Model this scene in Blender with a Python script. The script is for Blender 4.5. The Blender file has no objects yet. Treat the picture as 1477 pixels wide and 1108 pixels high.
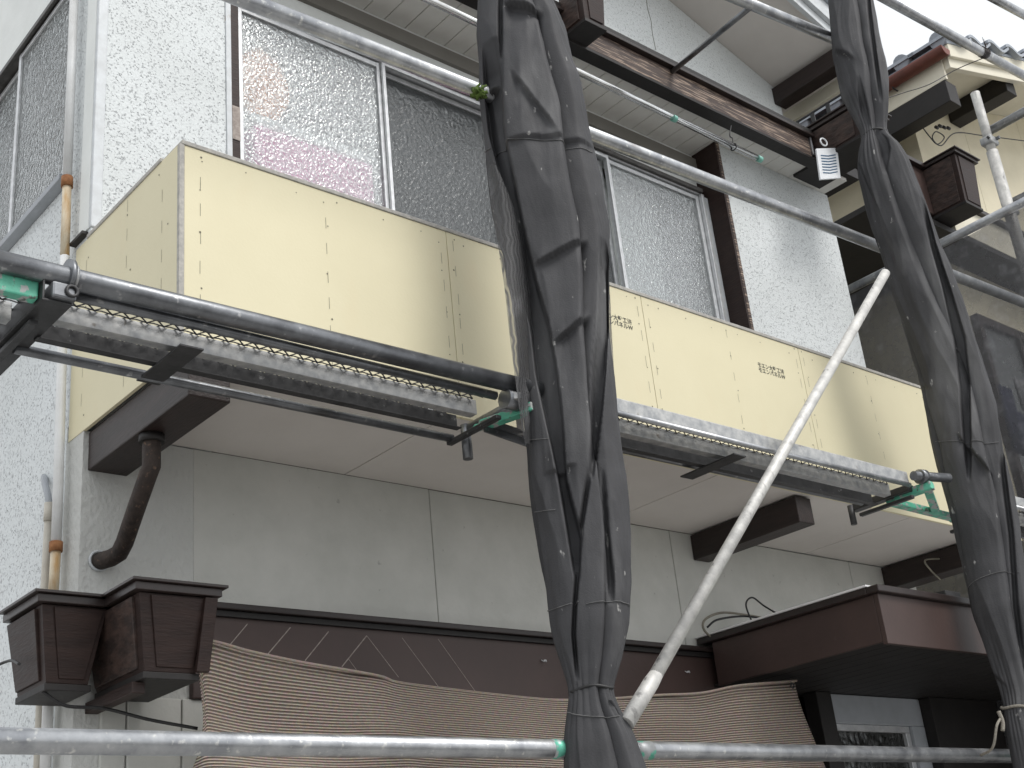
import bpy, math, random
from mathutils import Vector, noise, Matrix
random.seed(7)
R_ = math.radians
S = bpy.context.scene
COL = S.collection

# ------------------------------------------------------------------ camera
F = 1855.2067
RT = Vector((0.7596866387, -0.6429425562, -0.0974734850))
UP = Vector((-0.1884506781, -0.3611266642, 0.9132764501))
FW = Vector((0.6223845699, 0.6754349723, 0.3955060624))
cam = bpy.data.cameras.new('camera'); cam_o = bpy.data.objects.new('camera', cam); COL.objects.link(cam_o)
cam.sensor_width = 36.0; cam.lens = 36.0 * F / 1477.0
cam.clip_start = 0.05; cam.clip_end = 500
m = Matrix(((RT.x, UP.x, -FW.x, 0), (RT.y, UP.y, -FW.y, 0), (RT.z, UP.z, -FW.z, 0), (0, 0, 0, 1)))
cam_o.matrix_world = m
S.camera = cam_o
# ------------------------------------------------------------------ sky, sun, exposure (bright overcast day)
SUN_EL, SUN_AZ = R_(52), R_(168)          # compass-like, from +Y clockwise: behind the camera, a little to the right
w = bpy.data.worlds.new('World'); S.world = w; w.use_nodes = True
nt = w.node_tree; nt.nodes.clear()
sky = nt.nodes.new('ShaderNodeTexSky'); sky.sky_type = 'NISHITA'; sky.sun_disc = False
sky.sun_elevation = SUN_EL; sky.sun_rotation = SUN_AZ
sky.air_density = 1.0; sky.dust_density = 6.0; sky.ozone_density = 1.0
hs = nt.nodes.new('ShaderNodeHueSaturation'); hs.inputs['Saturation'].default_value = 0.16
bg = nt.nodes.new('ShaderNodeBackground'); bg.inputs['Strength'].default_value = 0.15
wo = nt.nodes.new('ShaderNodeOutputWorld')
cloud = nt.nodes.new('ShaderNodeMixRGB'); cloud.inputs[0].default_value = 0.72; cloud.inputs[2].default_value = (6.6, 6.8, 7.0, 1)   # closed bright cloud layer
nt.links.new(sky.outputs[0], hs.inputs['Color']); nt.links.new(hs.outputs[0], cloud.inputs[1]); nt.links.new(cloud.outputs[0], bg.inputs[0]); nt.links.new(bg.outputs[0], wo.inputs[0])
sl = bpy.data.lights.new('sun', 'SUN'); sl.energy = 1.4; sl.angle = R_(20); sl.color = (1, 0.97, 0.93)
so = bpy.data.objects.new('sun', sl); COL.objects.link(so)
sd = Vector((math.sin(SUN_AZ) * math.cos(SUN_EL), math.cos(SUN_AZ) * math.cos(SUN_EL), math.sin(SUN_EL)))
so.rotation_euler = (-sd).to_track_quat('-Z', 'Y').to_euler(); so.location = sd * 30
S.view_settings.view_transform = 'Standard'; S.view_settings.look = 'None'
S.view_settings.exposure = 0.28; S.view_settings.gamma = 1.0; S.view_settings.use_curve_mapping = False
S.render.engine = 'CYCLES'
S.cycles.max_bounces = 8; S.cycles.diffuse_bounces = 4; S.cycles.transparent_max_bounces = 12

# ------------------------------------------------------------------ photo pixels -> rays -> points on known planes
def ray(x, y):
    return RT * ((x - 738.5) / F) - UP * ((y - 554.0) / F) + FW
def onY(x, y, c):
    d = ray(x, y); return d * (c / d.y)
def onX(x, y, c):
    d = ray(x, y); return d * (c / d.x)
def onZ(x, y, c):
    d = ray(x, y); return d * (c / d.z)

# ------------------------------------------------------------------ materials
MATS = {}
def nd(t, k): return t.nodes.new(k)
def pm(name, c1, c2=None, scale=8, rough=0.6, metal=0.0, bump=0.0, bscale=40, stretch=(1, 1, 1), lo=0.35, hi=0.65,
       spots=None, spec=0.5, rvar=0.0, coat=0.0, streak=None):
    """principled + noise colour variation (+ second spot layer, streak layer, fine bump)"""
    mt = bpy.data.materials.new(name); mt.use_nodes = True; t = mt.node_tree; t.nodes.clear()
    out = nd(t, 'ShaderNodeOutputMaterial'); p = nd(t, 'ShaderNodeBsdfPrincipled'); t.links.new(p.outputs[0], out.inputs[0])
    tc = nd(t, 'ShaderNodeTexCoord'); mp = nd(t, 'ShaderNodeMapping'); mp.inputs['Scale'].default_value = stretch
    t.links.new(tc.outputs['Object'], mp.inputs[0])
    c2 = c2 or tuple(v * 0.82 for v in c1)
    n = nd(t, 'ShaderNodeTexNoise'); n.inputs['Scale'].default_value = scale; n.inputs['Detail'].default_value = 8; n.inputs['Roughness'].default_value = .62
    t.links.new(mp.outputs[0], n.inputs['Vector'])
    r = nd(t, 'ShaderNodeValToRGB'); r.color_ramp.elements[0].position = lo; r.color_ramp.elements[1].position = hi
    r.color_ramp.elements[0].color = (*c2, 1); r.color_ramp.elements[1].color = (*c1, 1)
    t.links.new(n.outputs['Fac'], r.inputs[0]); col = r.outputs[0]
    def layer(col, c, sc, a, b, st):
        mp2 = nd(t, 'ShaderNodeMapping'); mp2.inputs['Scale'].default_value = st; t.links.new(tc.outputs['Object'], mp2.inputs[0])
        n2 = nd(t, 'ShaderNodeTexNoise'); n2.inputs['Scale'].default_value = sc; n2.inputs['Detail'].default_value = 6
        t.links.new(mp2.outputs[0], n2.inputs['Vector'])
        r2 = nd(t, 'ShaderNodeValToRGB'); r2.color_ramp.elements[0].position = a; r2.color_ramp.elements[1].position = b
        r2.color_ramp.elements[0].color = (0, 0, 0, 1); r2.color_ramp.elements[1].color = (1, 1, 1, 1)
        t.links.new(n2.outputs['Fac'], r2.inputs[0])
        mx = nd(t, 'ShaderNodeMixRGB'); t.links.new(r2.outputs[0], mx.inputs[0]); t.links.new(col, mx.inputs[1]); mx.inputs[2].default_value = (*c, 1)
        return mx.outputs[0], r2.outputs[0]
    if spots: col, _ = layer(col, *spots)
    if streak: col, _ = layer(col, *streak)
    t.links.new(col, p.inputs['Base Color'])
    p.inputs['Roughness'].default_value = rough; p.inputs['Metallic'].default_value = metal
    p.inputs['Specular IOR Level'].default_value = spec
    if coat: p.inputs['Coat Weight'].default_value = coat
    if rvar:
        mr = nd(t, 'ShaderNodeMapRange'); mr.inputs['To Min'].default_value = rough - rvar; mr.inputs['To Max'].default_value = rough + rvar
        t.links.new(n.outputs['Fac'], mr.inputs[0]); t.links.new(mr.outputs[0], p.inputs['Roughness'])
    if bump:
        nb = nd(t, 'ShaderNodeTexNoise'); nb.inputs['Scale'].default_value = bscale; nb.inputs['Detail'].default_value = 5
        t.links.new(mp.outputs[0], nb.inputs['Vector'])
        b = nd(t, 'ShaderNodeBump'); b.inputs['Strength'].default_value = 1.0; b.inputs['Distance'].default_value = bump
        t.links.new(nb.outputs['Fac'], b.inputs['Height']); t.links.new(b.outputs[0], p.inputs['Normal'])
    MATS[name] = mt
    return mt

def stucco(name, c, pit, scale, depth, stretch=(1, 1, 1), pits=True, dirt=0.9):
    mt = bpy.data.materials.new(name); mt.use_nodes = True; t = mt.node_tree; t.nodes.clear()
    out = nd(t, 'ShaderNodeOutputMaterial'); p = nd(t, 'ShaderNodeBsdfPrincipled'); t.links.new(p.outputs[0], out.inputs[0])
    tc = nd(t, 'ShaderNodeTexCoord'); mp = nd(t, 'ShaderNodeMapping'); mp.inputs['Scale'].default_value = stretch
    t.links.new(tc.outputs['Object'], mp.inputs[0])
    n1 = nd(t, 'ShaderNodeTexNoise'); n1.inputs['Scale'].default_value = scale; n1.inputs['Detail'].default_value = 3; n1.inputs['Roughness'].default_value = .55
    t.links.new(mp.outputs[0], n1.inputs['Vector'])
    v = nd(t, 'ShaderNodeTexVoronoi'); v.inputs['Scale'].default_value = scale * 0.9
    t.links.new(mp.outputs[0], v.inputs['Vector'])
    r = nd(t, 'ShaderNodeValToRGB'); r.color_ramp.elements[0].position = .29 if pits else .1; r.color_ramp.elements[1].position = .43 if pits else .5
    t.links.new(n1.outputs['Fac'], r.inputs[0])
    n3 = nd(t, 'ShaderNodeTexNoise'); n3.inputs['Scale'].default_value = 2.2; n3.inputs['Detail'].default_value = 7
    t.links.new(tc.outputs['Object'], n3.inputs['Vector'])
    r3 = nd(t, 'ShaderNodeValToRGB'); r3.color_ramp.elements[0].position = .3; r3.color_ramp.elements[1].position = .7
    r3.color_ramp.elements[0].color = (c[0] * dirt, c[1] * dirt, c[2] * dirt * .99, 1); r3.color_ramp.elements[1].color = (*c, 1)
    t.links.new(n3.outputs['Fac'], r3.inputs[0])
    mx = nd(t, 'ShaderNodeMixRGB'); t.links.new(r.outputs[0], mx.inputs[0]); mx.inputs[1].default_value = (*pit, 1); t.links.new(r3.outputs[0], mx.inputs[2])
    t.links.new(mx.outputs[0], p.inputs['Base Color']); p.inputs['Roughness'].default_value = .9; p.inputs['Specular IOR Level'].default_value = .25
    ad = nd(t, 'ShaderNodeMath'); ad.operation = 'ADD'
    t.links.new(r.outputs[0] if pits else n1.outputs['Fac'], ad.inputs[0])
    mu = nd(t, 'ShaderNodeMath'); mu.operation = 'MULTIPLY'; mu.inputs[1].default_value = .35; t.links.new(v.outputs['Distance'], mu.inputs[0]); t.links.new(mu.outputs[0], ad.inputs[1])
    b = nd(t, 'ShaderNodeBump'); b.inputs['Distance'].default_value = depth; t.links.new(ad.outputs[0], b.inputs['Height']); t.links.new(b.outputs[0], p.inputs['Normal'])
    MATS[name] = mt; return mt

stucco('stucco', (.71, .74, .745), (.47, .49, .50), 140, .0026, (1, 1, .85))
stucco('stucco_side', (.74, .77, .78), (.58, .60, .61), 130, .0030, (1, 1, 1))
stucco('stucco_low', (.575, .58, .56), (.52, .525, .51), 70, .005, (1, 1, .7), pits=False)
stucco('gable_stucco', (.74, .77, .77), (.5, .52, .52), 80, .004, (1, 1, 1))
pm('panel_paint', (0.5907, 0.5907, 0.5559), (0.5120, 0.5169, 0.4828), 5, .62, bump=.0012, bscale=60, spots=((.36, .36, .34), 30, .70, .76, (1, 1, 1)))
pm('soffit_paint', (0.6804, 0.6404, 0.6010), (0.6318, 0.5922, 0.5533), 3, .7, bump=.0006, bscale=50)
pm('soffit_plank', (.80, .79, .75), (.73, .71, .67), 6, .6, bump=.0005, bscale=80)
pm('recess_wall', (.80, .82, .80), (.73, .75, .73), 5, .75, bump=.0008, bscale=70)
pm('white_trim', (.62, .65, .67), (.52, .54, .55), 20, .5, bump=.0006, bscale=60, spots=((.34, .25, .17), 11, .72, .78, (1, 1, .5)))
pm('grey_paint', (.36, .38, .41), (.30, .32, .34), 8, .5)
pm('board', (.72, .662, .462), (.69, .632, .435), 2.2, .62, bump=.0003, bscale=120, spots=((.70, .63, .43), 7, .60, .75, (1, 1, .4)))
pm('board_edge', (.48, .46, .42), (.34, .33, .31), 60, .8, bump=.001, bscale=120)
pm('ink', (.20, .19, .14), (.12, .11, .08), 60, .8)
pm('print_ink', (.085, .085, .075), (.06, .06, .05), 60, .8)
pm('brown_wood', (0.0334, 0.0193, 0.0162), (0.0208, 0.0119, 0.0102), 9, .50, bump=.0012, bscale=30, stretch=(1, 1, 6), rvar=.1, spec=.3)
pm('brown_beam', (0.0278, 0.0168, 0.0144), (0.0152, 0.0094, 0.0079), 6, .5, bump=.0015, bscale=26, stretch=(7, 1, 7))
pm('brown_weathered', (.085, .055, .043), (.040, .027, .023), 14, .62, bump=.002, bscale=30, stretch=(1, 6, 9),
   streak=((.36, .27, .205), 24, .53, .64, (.35, 4, 8)))
pm('brown_carved', (0.0590, 0.0355, 0.0282), (0.0250, 0.0157, 0.0132), 24, .6, bump=.008, bscale=26, stretch=(1, .7, 1.6), lo=.4, hi=.6)
pm('brown_panel', (0.0645, 0.0392, 0.0342), (0.0484, 0.0297, 0.0257), 3, .48, bump=.0006, bscale=60, streak=((.10, .075, .065), 20, .70, .80, (1, 1, .6)))
pm('brown_metal', (0.0310, 0.0211, 0.0192), (0.0211, 0.0149, 0.0136), 10, .38, bump=.0004, bscale=60, rvar=.08)
pm('chalk', (.42, .37, .33), (.26, .22, .20), 70, .9)
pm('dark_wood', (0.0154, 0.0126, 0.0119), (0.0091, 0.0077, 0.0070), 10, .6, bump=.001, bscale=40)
pm('rust_brown', (0.0465, 0.0323, 0.0255), (0.0195, 0.0135, 0.0112), 30, .75, bump=.003, bscale=120, spots=((.12, .075, .05), 70, .60, .68, (1, 1, 1)))
pm('galv', (.50, .51, .52), (.30, .31, .33), 14, .36, metal=.85, bump=.0006, bscale=60, rvar=.12,
   spots=((.62, .62, .60), 55, .60, .70, (1, 1, 1)), streak=((.20, .19, .19), 9, .63, .73, (.35, 1, 1)))
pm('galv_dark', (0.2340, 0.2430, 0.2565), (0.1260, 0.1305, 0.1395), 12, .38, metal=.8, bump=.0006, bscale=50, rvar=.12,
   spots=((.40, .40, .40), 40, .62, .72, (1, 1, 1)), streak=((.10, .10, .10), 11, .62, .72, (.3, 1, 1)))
pm('galv_pale', (.66, .65, .62), (.46, .455, .44), 26, .55, metal=.25, bump=.0007, bscale=90, spots=((.26, .255, .25), 30, .62, .70, (1, 1, .35)))
pm('galv_zinc', (.50, .50, .49), (.30, .31, .32), 30, .5, metal=.55, bump=.0006, bscale=60, spots=((.23, .21, .19), 26, .66, .74, (1, 1, 1)))
pm('black_steel', (.055, .055, .057), (.030, .030, .031), 18, .5, metal=.3, bump=.0006, bscale=60, spots=((.22, .22, .22), 40, .68, .75, (1, 1, 1)))
pm('green_paint', (.13, .50, .35), (.07, .33, .23), 18, .5, bump=.001, bscale=70, spots=((.36, .37, .36), 34, .53, .57, (1, 1, 1)), streak=((.10, .11, .10), 46, .60, .66, (1, 1, 1)))
pm('green_patch', (.46, .47, .48), (.33, .34, .35), 14, .5, metal=.5, bump=.0005, bscale=60, spots=((.13, .46, .34), 24, .50, .56, (1, 1, 1)))
pm('aluminium', (.70, .71, .72), (.55, .56, .57), 30, .38, metal=.55, bump=.0003, bscale=60, spots=((.35, .27, .2), 14, .72, .78, (1, 1, .4)))
pm('alu_dark', (.10, .095, .09), (.06, .057, .054), 30, .45, metal=.4)
pm('steel_pole', (.80, .81, .82), (.62, .62, .60), 10, .16, metal=.95)
pm('mint_plastic', (.25, .58, .48), (.20, .48, .40), 20, .35)
pm('white_plastic', (.80, .82, .84), (.72, .74, .76), 20, .35)
pm('blue_print', (.03, .10, .19), (.02, .07, .14), 60, .5)
pm('pipe_pvc', (.68, .69, .69), (.58, .58, .57), 10, .45, bump=.0004, bscale=30)
pm('pipe_pvc_old', (.56, .53, .46), (.47, .44, .38), 12, .5, bump=.0004, bscale=30)
pm('rust', (.33, .15, .06), (.20, .08, .03), 40, .85, bump=.002, bscale=90)
pm('pipe_stained', (.62, .55, .42), (.44, .27, .11), 9, .6, lo=.36, hi=.60, bump=.0006, bscale=60, stretch=(3, 3, .8))
pm('cable', (.012, .012, .013), (.02, .02, .02), 30, .5)
pm('cable_beige', (.26, .24, .19), (.18, .165, .13), 30, .6)
pm('rope', (.30, .28, .24), (.20, .18, .15), 150, .9, bump=.002, bscale=300)
pm('net', (0.0608, 0.0608, 0.0647), (0.0437, 0.0437, 0.0467), 7, .68, bump=.0008, bscale=210, spec=.35,
   spots=((.14, .14, .142), 6, .56, .80, (1, 1, .3)), streak=((.34, .335, .325), 38, .69, .75, (1, 1, .5)))
pm('net_seam', (.15, .15, .15), (.09, .09, .09), 40, .8)
pm('cream_wall', (.72, .66, .50), (.64, .585, .44), 3, .85, bump=.002, bscale=160)
pm('cream_trim', (.74, .70, .58), (.68, .64, .52), 5, .7)
pm('red_gutter', (.20, .055, .035), (.13, .035, .022), 10, .42, bump=.0005, bscale=40)
pm('roof_tile', (.34, .37, .41), (.25, .275, .31), 8, .42, bump=.001, bscale=40)
pm('concrete', (.40, .39, .375), (.30, .295, .285), 3, .9, bump=.004, bscale=30)
pm('asphalt', (.075, .075, .075), (.05, .05, .05), 4, .9, bump=.004, bscale=120)
pm('room', (.22, .21, .19), (.18, .17, .15), 2, .8)
pm('pink_box', (.90, .24, .54), (.84, .20, .46), 6, .6)
pm('white_box', (.80, .80, .80), (.72, .72, .72), 6, .6)
pm('orange_plush', (.90, .32, .06), (.80, .25, .04), 40, .9, bump=.003, bscale=90)
pm('curtain', (.78, .79, .78), (.70, .71, .70), 6, .85)
pm('navy_cloth', (.022, .026, .07), (.014, .017, .045), 20, .9)
pm('grey_cloth', (.20, .20, .21), (.15, .15, .16), 20, .9)
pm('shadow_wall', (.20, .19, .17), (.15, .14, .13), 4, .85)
pm('moss', (.10, .16, .03), (.05, .08, .015), 60, .95, bump=.004, bscale=200)

def mesh_net_mat(name, alpha, c, moire=.12):
    """woven sheet one can see through: transparent between the threads"""
    mt = bpy.data.materials.new(name); mt.use_nodes = True; t = mt.node_tree; t.nodes.clear()
    out = nd(t, 'ShaderNodeOutputMaterial'); p = nd(t, 'ShaderNodeBsdfPrincipled'); tr = nd(t, 'ShaderNodeBsdfTransparent'); mx = nd(t, 'ShaderNodeMixShader')
    n = nd(t, 'ShaderNodeTexNoise'); n.inputs['Scale'].default_value = 9; n.inputs['Detail'].default_value = 6
    tc = nd(t, 'ShaderNodeTexCoord'); t.links.new(tc.outputs['Object'], n.inputs['Vector'])
    r = nd(t, 'ShaderNodeValToRGB'); r.color_ramp.elements[0].position = .55; r.color_ramp.elements[1].position = .75
    r.color_ramp.elements[0].color = (*c, 1); r.color_ramp.elements[1].color = (c[0] * 2.6, c[1] * 2.6, c[2] * 2.6, 1)
    t.links.new(n.outputs['Fac'], r.inputs[0]); t.links.new(r.outputs[0], p.inputs['Base Color']); p.inputs['Roughness'].default_value = .6
    mr = nd(t, 'ShaderNodeMapRange'); mr.inputs['To Min'].default_value = alpha - moire; mr.inputs['To Max'].default_value = min(1, alpha + moire)
    wv_ = nd(t, 'ShaderNodeTexWave'); wv_.inputs['Scale'].default_value = 26; wv_.inputs['Distortion'].default_value = 9; wv_.inputs['Detail'].default_value = 1; wv_.inputs['Detail Scale'].default_value = .6
    t.links.new(tc.outputs['Object'], wv_.inputs['Vector'])
    t.links.new((wv_ if moire > .15 else n).outputs['Fac'], mr.inputs[0]); t.links.new(mr.outputs[0], mx.inputs[0])
    t.links.new(tr.outputs[0], mx.inputs[1]); t.links.new(p.outputs[0], mx.inputs[2]); t.links.new(mx.outputs[0], out.inputs[0])
    MATS[name] = mt
mesh_net_mat('net_sheer', .74, (.05, .05, .052), .2)
mesh_net_mat('net_spread', .74, (.085, .085, .09))

def glass_mat(name, frost, frost_c, scale, depth, clear=.5, ior=1.08):
    """patterned window glass: dimpled sheet, part clear, part whitened"""
    mt = bpy.data.materials.new(name); mt.use_nodes = True; t = mt.node_tree; t.nodes.clear()
    out = nd(t, 'ShaderNodeOutputMaterial')
    tc = nd(t, 'ShaderNodeTexCoord'); mp = nd(t, 'ShaderNodeMapping'); mp.inputs['Scale'].default_value = (1, 1, .8); t.links.new(tc.outputs['Object'], mp.inputs[0])
    nz = nd(t, 'ShaderNodeTexNoise'); nz.inputs['Scale'].default_value = scale * .5; nz.inputs['Detail'].default_value = 1; t.links.new(mp.outputs[0], nz.inputs['Vector'])
    ms = nd(t, 'ShaderNodeMixRGB'); ms.blend_type = 'ADD'; ms.inputs[0].default_value = .02; t.links.new(mp.outputs[0], ms.inputs[1]); t.links.new(nz.outputs['Color'], ms.inputs[2])
    v = nd(t, 'ShaderNodeTexVoronoi'); v.feature = 'SMOOTH_F1'; v.inputs['Scale'].default_value = scale; v.inputs['Smoothness'].default_value = .6
    t.links.new(ms.outputs[0], v.inputs['Vector'])
    b = nd(t, 'ShaderNodeBump'); b.inputs['Distance'].default_value = depth; t.links.new(v.outputs['Distance'], b.inputs['Height'])
    rf = nd(t, 'ShaderNodeBsdfRefraction'); rf.inputs['Roughness'].default_value = .12; rf.inputs['IOR'].default_value = ior; rf.inputs['Color'].default_value = (.9, .92, .92, 1)
    df = nd(t, 'ShaderNodeBsdfDiffuse'); df.inputs['Color'].default_value = (*frost_c, 1)
    gl = nd(t, 'ShaderNodeBsdfGlossy'); gl.inputs['Roughness'].default_value = .18; gl.inputs['Color'].default_value = (1, 1, 1, 1)
    for x in (rf, df, gl): t.links.new(b.outputs[0], x.inputs['Normal'])
    tp_ = nd(t, 'ShaderNodeBsdfTransparent'); tp_.inputs['Color'].default_value = (.92, .94, .94, 1)
    m0 = nd(t, 'ShaderNodeMixShader'); m0.inputs[0].default_value = clear; t.links.new(rf.outputs[0], m0.inputs[1]); t.links.new(tp_.outputs[0], m0.inputs[2])
    m1 = nd(t, 'ShaderNodeMixShader'); m1.inputs[0].default_value = frost; t.links.new(m0.outputs[0], m1.inputs[1]); t.links.new(df.outputs[0], m1.inputs[2])
    lw = nd(t, 'ShaderNodeFresnel'); lw.inputs['IOR'].default_value = 1.5; t.links.new(b.outputs[0], lw.inputs['Normal'])
    m2 = nd(t, 'ShaderNodeMixShader'); fm = nd(t, 'ShaderNodeMath'); fm.operation = 'MULTIPLY'; fm.inputs[1].default_value = .8; t.links.new(lw.outputs[0], fm.inputs[0]); t.links.new(fm.outputs[0], m2.inputs[0]); t.links.new(m1.outputs[0], m2.inputs[1]); t.links.new(gl.outputs[0], m2.inputs[2])
    t.links.new(m2.outputs[0], out.inputs[0]); MATS[name] = mt
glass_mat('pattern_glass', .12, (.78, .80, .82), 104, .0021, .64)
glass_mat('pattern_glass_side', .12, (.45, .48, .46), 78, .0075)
glass_mat('screen_glass', .60, (.095, .10, .103), 80, .0022)
glass_mat('door_glass', .6, (.02, .02, .017), 40, .004)

def shade_mat():
    mt = bpy.data.materials.new('shade_cloth'); mt.use_nodes = True; t = mt.node_tree; t.nodes.clear()
    out = nd(t, 'ShaderNodeOutputMaterial'); p = nd(t, 'ShaderNodeBsdfPrincipled'); t.links.new(p.outputs[0], out.inputs[0])
    uv = nd(t, 'ShaderNodeUVMap'); sp = nd(t, 'ShaderNodeSeparateXYZ'); t.links.new(uv.outputs[0], sp.inputs[0])
    mu = nd(t, 'ShaderNodeMath'); mu.operation = 'MULTIPLY'; mu.inputs[1].default_value = 2 * math.pi / .0066; t.links.new(sp.outputs['Y'], mu.inputs[0])
    sn = nd(t, 'ShaderNodeMath'); sn.operation = 'SINE'; t.links.new(mu.outputs[0], sn.inputs[0])
    r = nd(t, 'ShaderNodeValToRGB'); r.color_ramp.elements[0].position = .25; r.color_ramp.elements[1].position = .75
    mr = nd(t, 'ShaderNodeMapRange'); mr.inputs['From Min'].default_value = -1; t.links.new(sn.outputs[0], mr.inputs[0]); t.links.new(mr.outputs[0], r.inputs[0])
    r.color_ramp.elements[0].color = (.150, .120, .100, 1); r.color_ramp.elements[1].color = (.43, .36, .305, 1)
    n = nd(t, 'ShaderNodeTexNoise'); n.inputs['Scale'].default_value = 120; n.inputs['Detail'].default_value = 2; tc = nd(t, 'ShaderNodeTexCoord'); t.links.new(tc.outputs['Object'], n.inputs['Vector'])
    mx = nd(t, 'ShaderNodeMixRGB'); mx.blend_type = 'MULTIPLY'; mx.inputs[0].default_value = .5; t.links.new(r.outputs[0], mx.inputs[1]); t.links.new(n.outputs['Color'], mx.inputs[2])
    g = nd(t, 'ShaderNodeMixRGB'); g.blend_type = 'MULTIPLY'; g.inputs[0].default_value = 1; g.inputs[2].default_value = (1.35, 1.35, 1.35, 1); t.links.new(mx.outputs[0], g.inputs[1])
    t.links.new(g.outputs[0], p.inputs['Base Color']); p.inputs['Roughness'].default_value = .9; p.inputs['Specular IOR Level'].default_value = .2
    b = nd(t, 'ShaderNodeBump'); b.inputs['Distance'].default_value = .004; t.links.new(mr.outputs[0], b.inputs['Height']); t.links.new(b.outputs[0], p.inputs['Normal'])
    MATS['shade_cloth'] = mt
shade_mat()

# ------------------------------------------------------------------ mesh helpers
class MB:
    def __init__(s): s.v = []; s.f = []; s.smooth = False
    def add(s, vs, fs):
        o = len(s.v); s.v += [tuple(v) for v in vs]; s.f += [tuple(i + o for i in f) for f in fs]; return s
    def box(s, x0, x1, y0, y1, z0, z1):
        return s.hexa([(x0, y0, z0), (x1, y0, z0), (x1, y1, z0), (x0, y1, z0), (x0, y0, z1), (x1, y0, z1), (x1, y1, z1), (x0, y1, z1)])
    def hexa(s, p):
        return s.add(p, [(0, 3, 2, 1), (4, 5, 6, 7), (0, 1, 5, 4), (1, 2, 6, 5), (2, 3, 7, 6), (3, 0, 4, 7)])
    def bar(s, a, b, wd, th, up=(0, 0, 1)):
        """rectangular bar from a to b; wd across, th along up"""
        a = Vector(a); b = Vector(b); d = (b - a).normalized(); u = Vector(up); sd_ = d.cross(u).normalized(); u = sd_.cross(d).normalized()
        sd_ *= wd / 2; u *= th / 2
        return s.hexa([a - sd_ - u, a + sd_ - u, b + sd_ - u, b - sd_ - u, a - sd_ + u, a + sd_ + u, b + sd_ + u, b - sd_ + u])
    def tube(s, pts, r, n=16, cap=True, rs=None):
        pts = [Vector(p) for p in pts]; N = len(pts); base = len(s.v); prev = None
        for i, p in enumerate(pts):
            d = (pts[min(i + 1, N - 1)] - pts[max(i - 1, 0)]).normalized()
            if prev is None: u = d.orthogonal().normalized()
            else: u = (prev - d * prev.dot(d)).normalized()
            prev = u; q = d.cross(u); rr = rs[i] if rs else r
            for k in range(n):
                a = 2 * math.pi * k / n; s.v.append(tuple(p + (u * math.cos(a) + q * math.sin(a)) * rr))
        for i in range(N - 1):
            for k in range(n):
                a = base + i * n + k; b = base + i * n + (k + 1) % n; s.f.append((a, b, b + n, a + n))
        if cap:
            s.f.append(tuple(base + k for k in reversed(range(n)))); s.f.append(tuple(base + (N - 1) * n + k for k in range(n)))
        s.smooth = True; return s
    def torus(s, c, ax, R, r, n=24, k=8):
        ax = Vector(ax).normalized(); u = ax.orthogonal().normalized(); v = ax.cross(u); c = Vector(c); o = len(s.v)
        for i in range(n):
            a = 2 * math.pi * i / n; d = u * math.cos(a) + v * math.sin(a)
            for j in range(k):
                b = 2 * math.pi * j / k; s.v.append(tuple(c + d * (R + r * math.cos(b)) + ax * r * math.sin(b)))
        for i in range(n):
            for j in range(k):
                s.f.append((o + i * k + j, o + ((i + 1) % n) * k + j, o + ((i + 1) % n) * k + (j + 1) % k, o + i * k + (j + 1) % k))
        s.smooth = True; return s
    def build(s, name, mat, parent=None, bevel=0, smooth=None, kind=None, label=None):
        me = bpy.data.meshes.new(name); me.from_pydata(s.v, [], s.f); me.update()
        if smooth if smooth is not None else s.smooth:
            for p in me.polygons: p.use_smooth = len(p.vertices) <= 4
        me.materials.append(MATS[mat]); o = bpy.data.objects.new(name, me); COL.objects.link(o)
        if parent: o.parent = parent
        if bevel:
            b = o.modifiers.new('bevel', 'BEVEL'); b.width = bevel; b.segments = 2; b.limit_method = 'ANGLE'
        if kind: o['kind'] = kind
        if label: o['label'] = label
        return o
def thing(name, label, cat, group=None):
    o = bpy.data.objects.new(name, None); COL.objects.link(o); o.empty_display_size = .1
    return tag(o, label, cat, group)
def tag(o, label, cat, group=None):
    o['label'] = label; o['category'] = cat
    if group: o['group'] = group
    return o
def link_copy(o, parent):
    c = o.copy(); COL.objects.link(c); c.parent = parent; return c
def bx(name, mat, parent, x0, x1, y0, y1, z0, z1, bevel=.002, **k):
    return MB().box(x0, x1, y0, y1, z0, z1).build(name, mat, parent, bevel, **k)
def crv(pts, n=8):
    """Catmull-Rom through points"""
    P = [Vector(p) for p in pts]; P = [P[0] * 2 - P[1]] + P + [P[-1] * 2 - P[-2]]; out = []
    for i in range(1, len(P) - 2):
        for k in range(n):
            t = k / n; a, b, c, d = P[i - 1:i + 3]
            out.append(.5 * ((2 * b) + (c - a) * t + (2 * a - 5 * b + 4 * c - d) * t * t + (3 * b - a - 3 * c + d) * t ** 3))
    out.append(P[-2]); return out

# ================================================================== SETTING
GZ = -1.55
g = MB().add([(-60, -60, GZ), (70, -60, GZ), (70, 70, GZ), (-60, 70, GZ)], [(0, 1, 2, 3)]).build('ground', 'concrete'); g['kind'] = 'structure'
g = MB().add([(-60, -5, GZ + .004), (70, -5, GZ + .004), (70, -.8, GZ + .004), (-60, -.8, GZ + .004)], [(0, 1, 2, 3)]).build('road', 'asphalt'); g['kind'] = 'structure'

# ================================================================== THE HOUSE
W = 3.31; XW = 1.38; XR = 5.56; H = 3.60; WIN = 3.45
house = thing('house', 'white stucco two storey house with brown timber trim, behind the scaffold', 'house')
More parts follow.
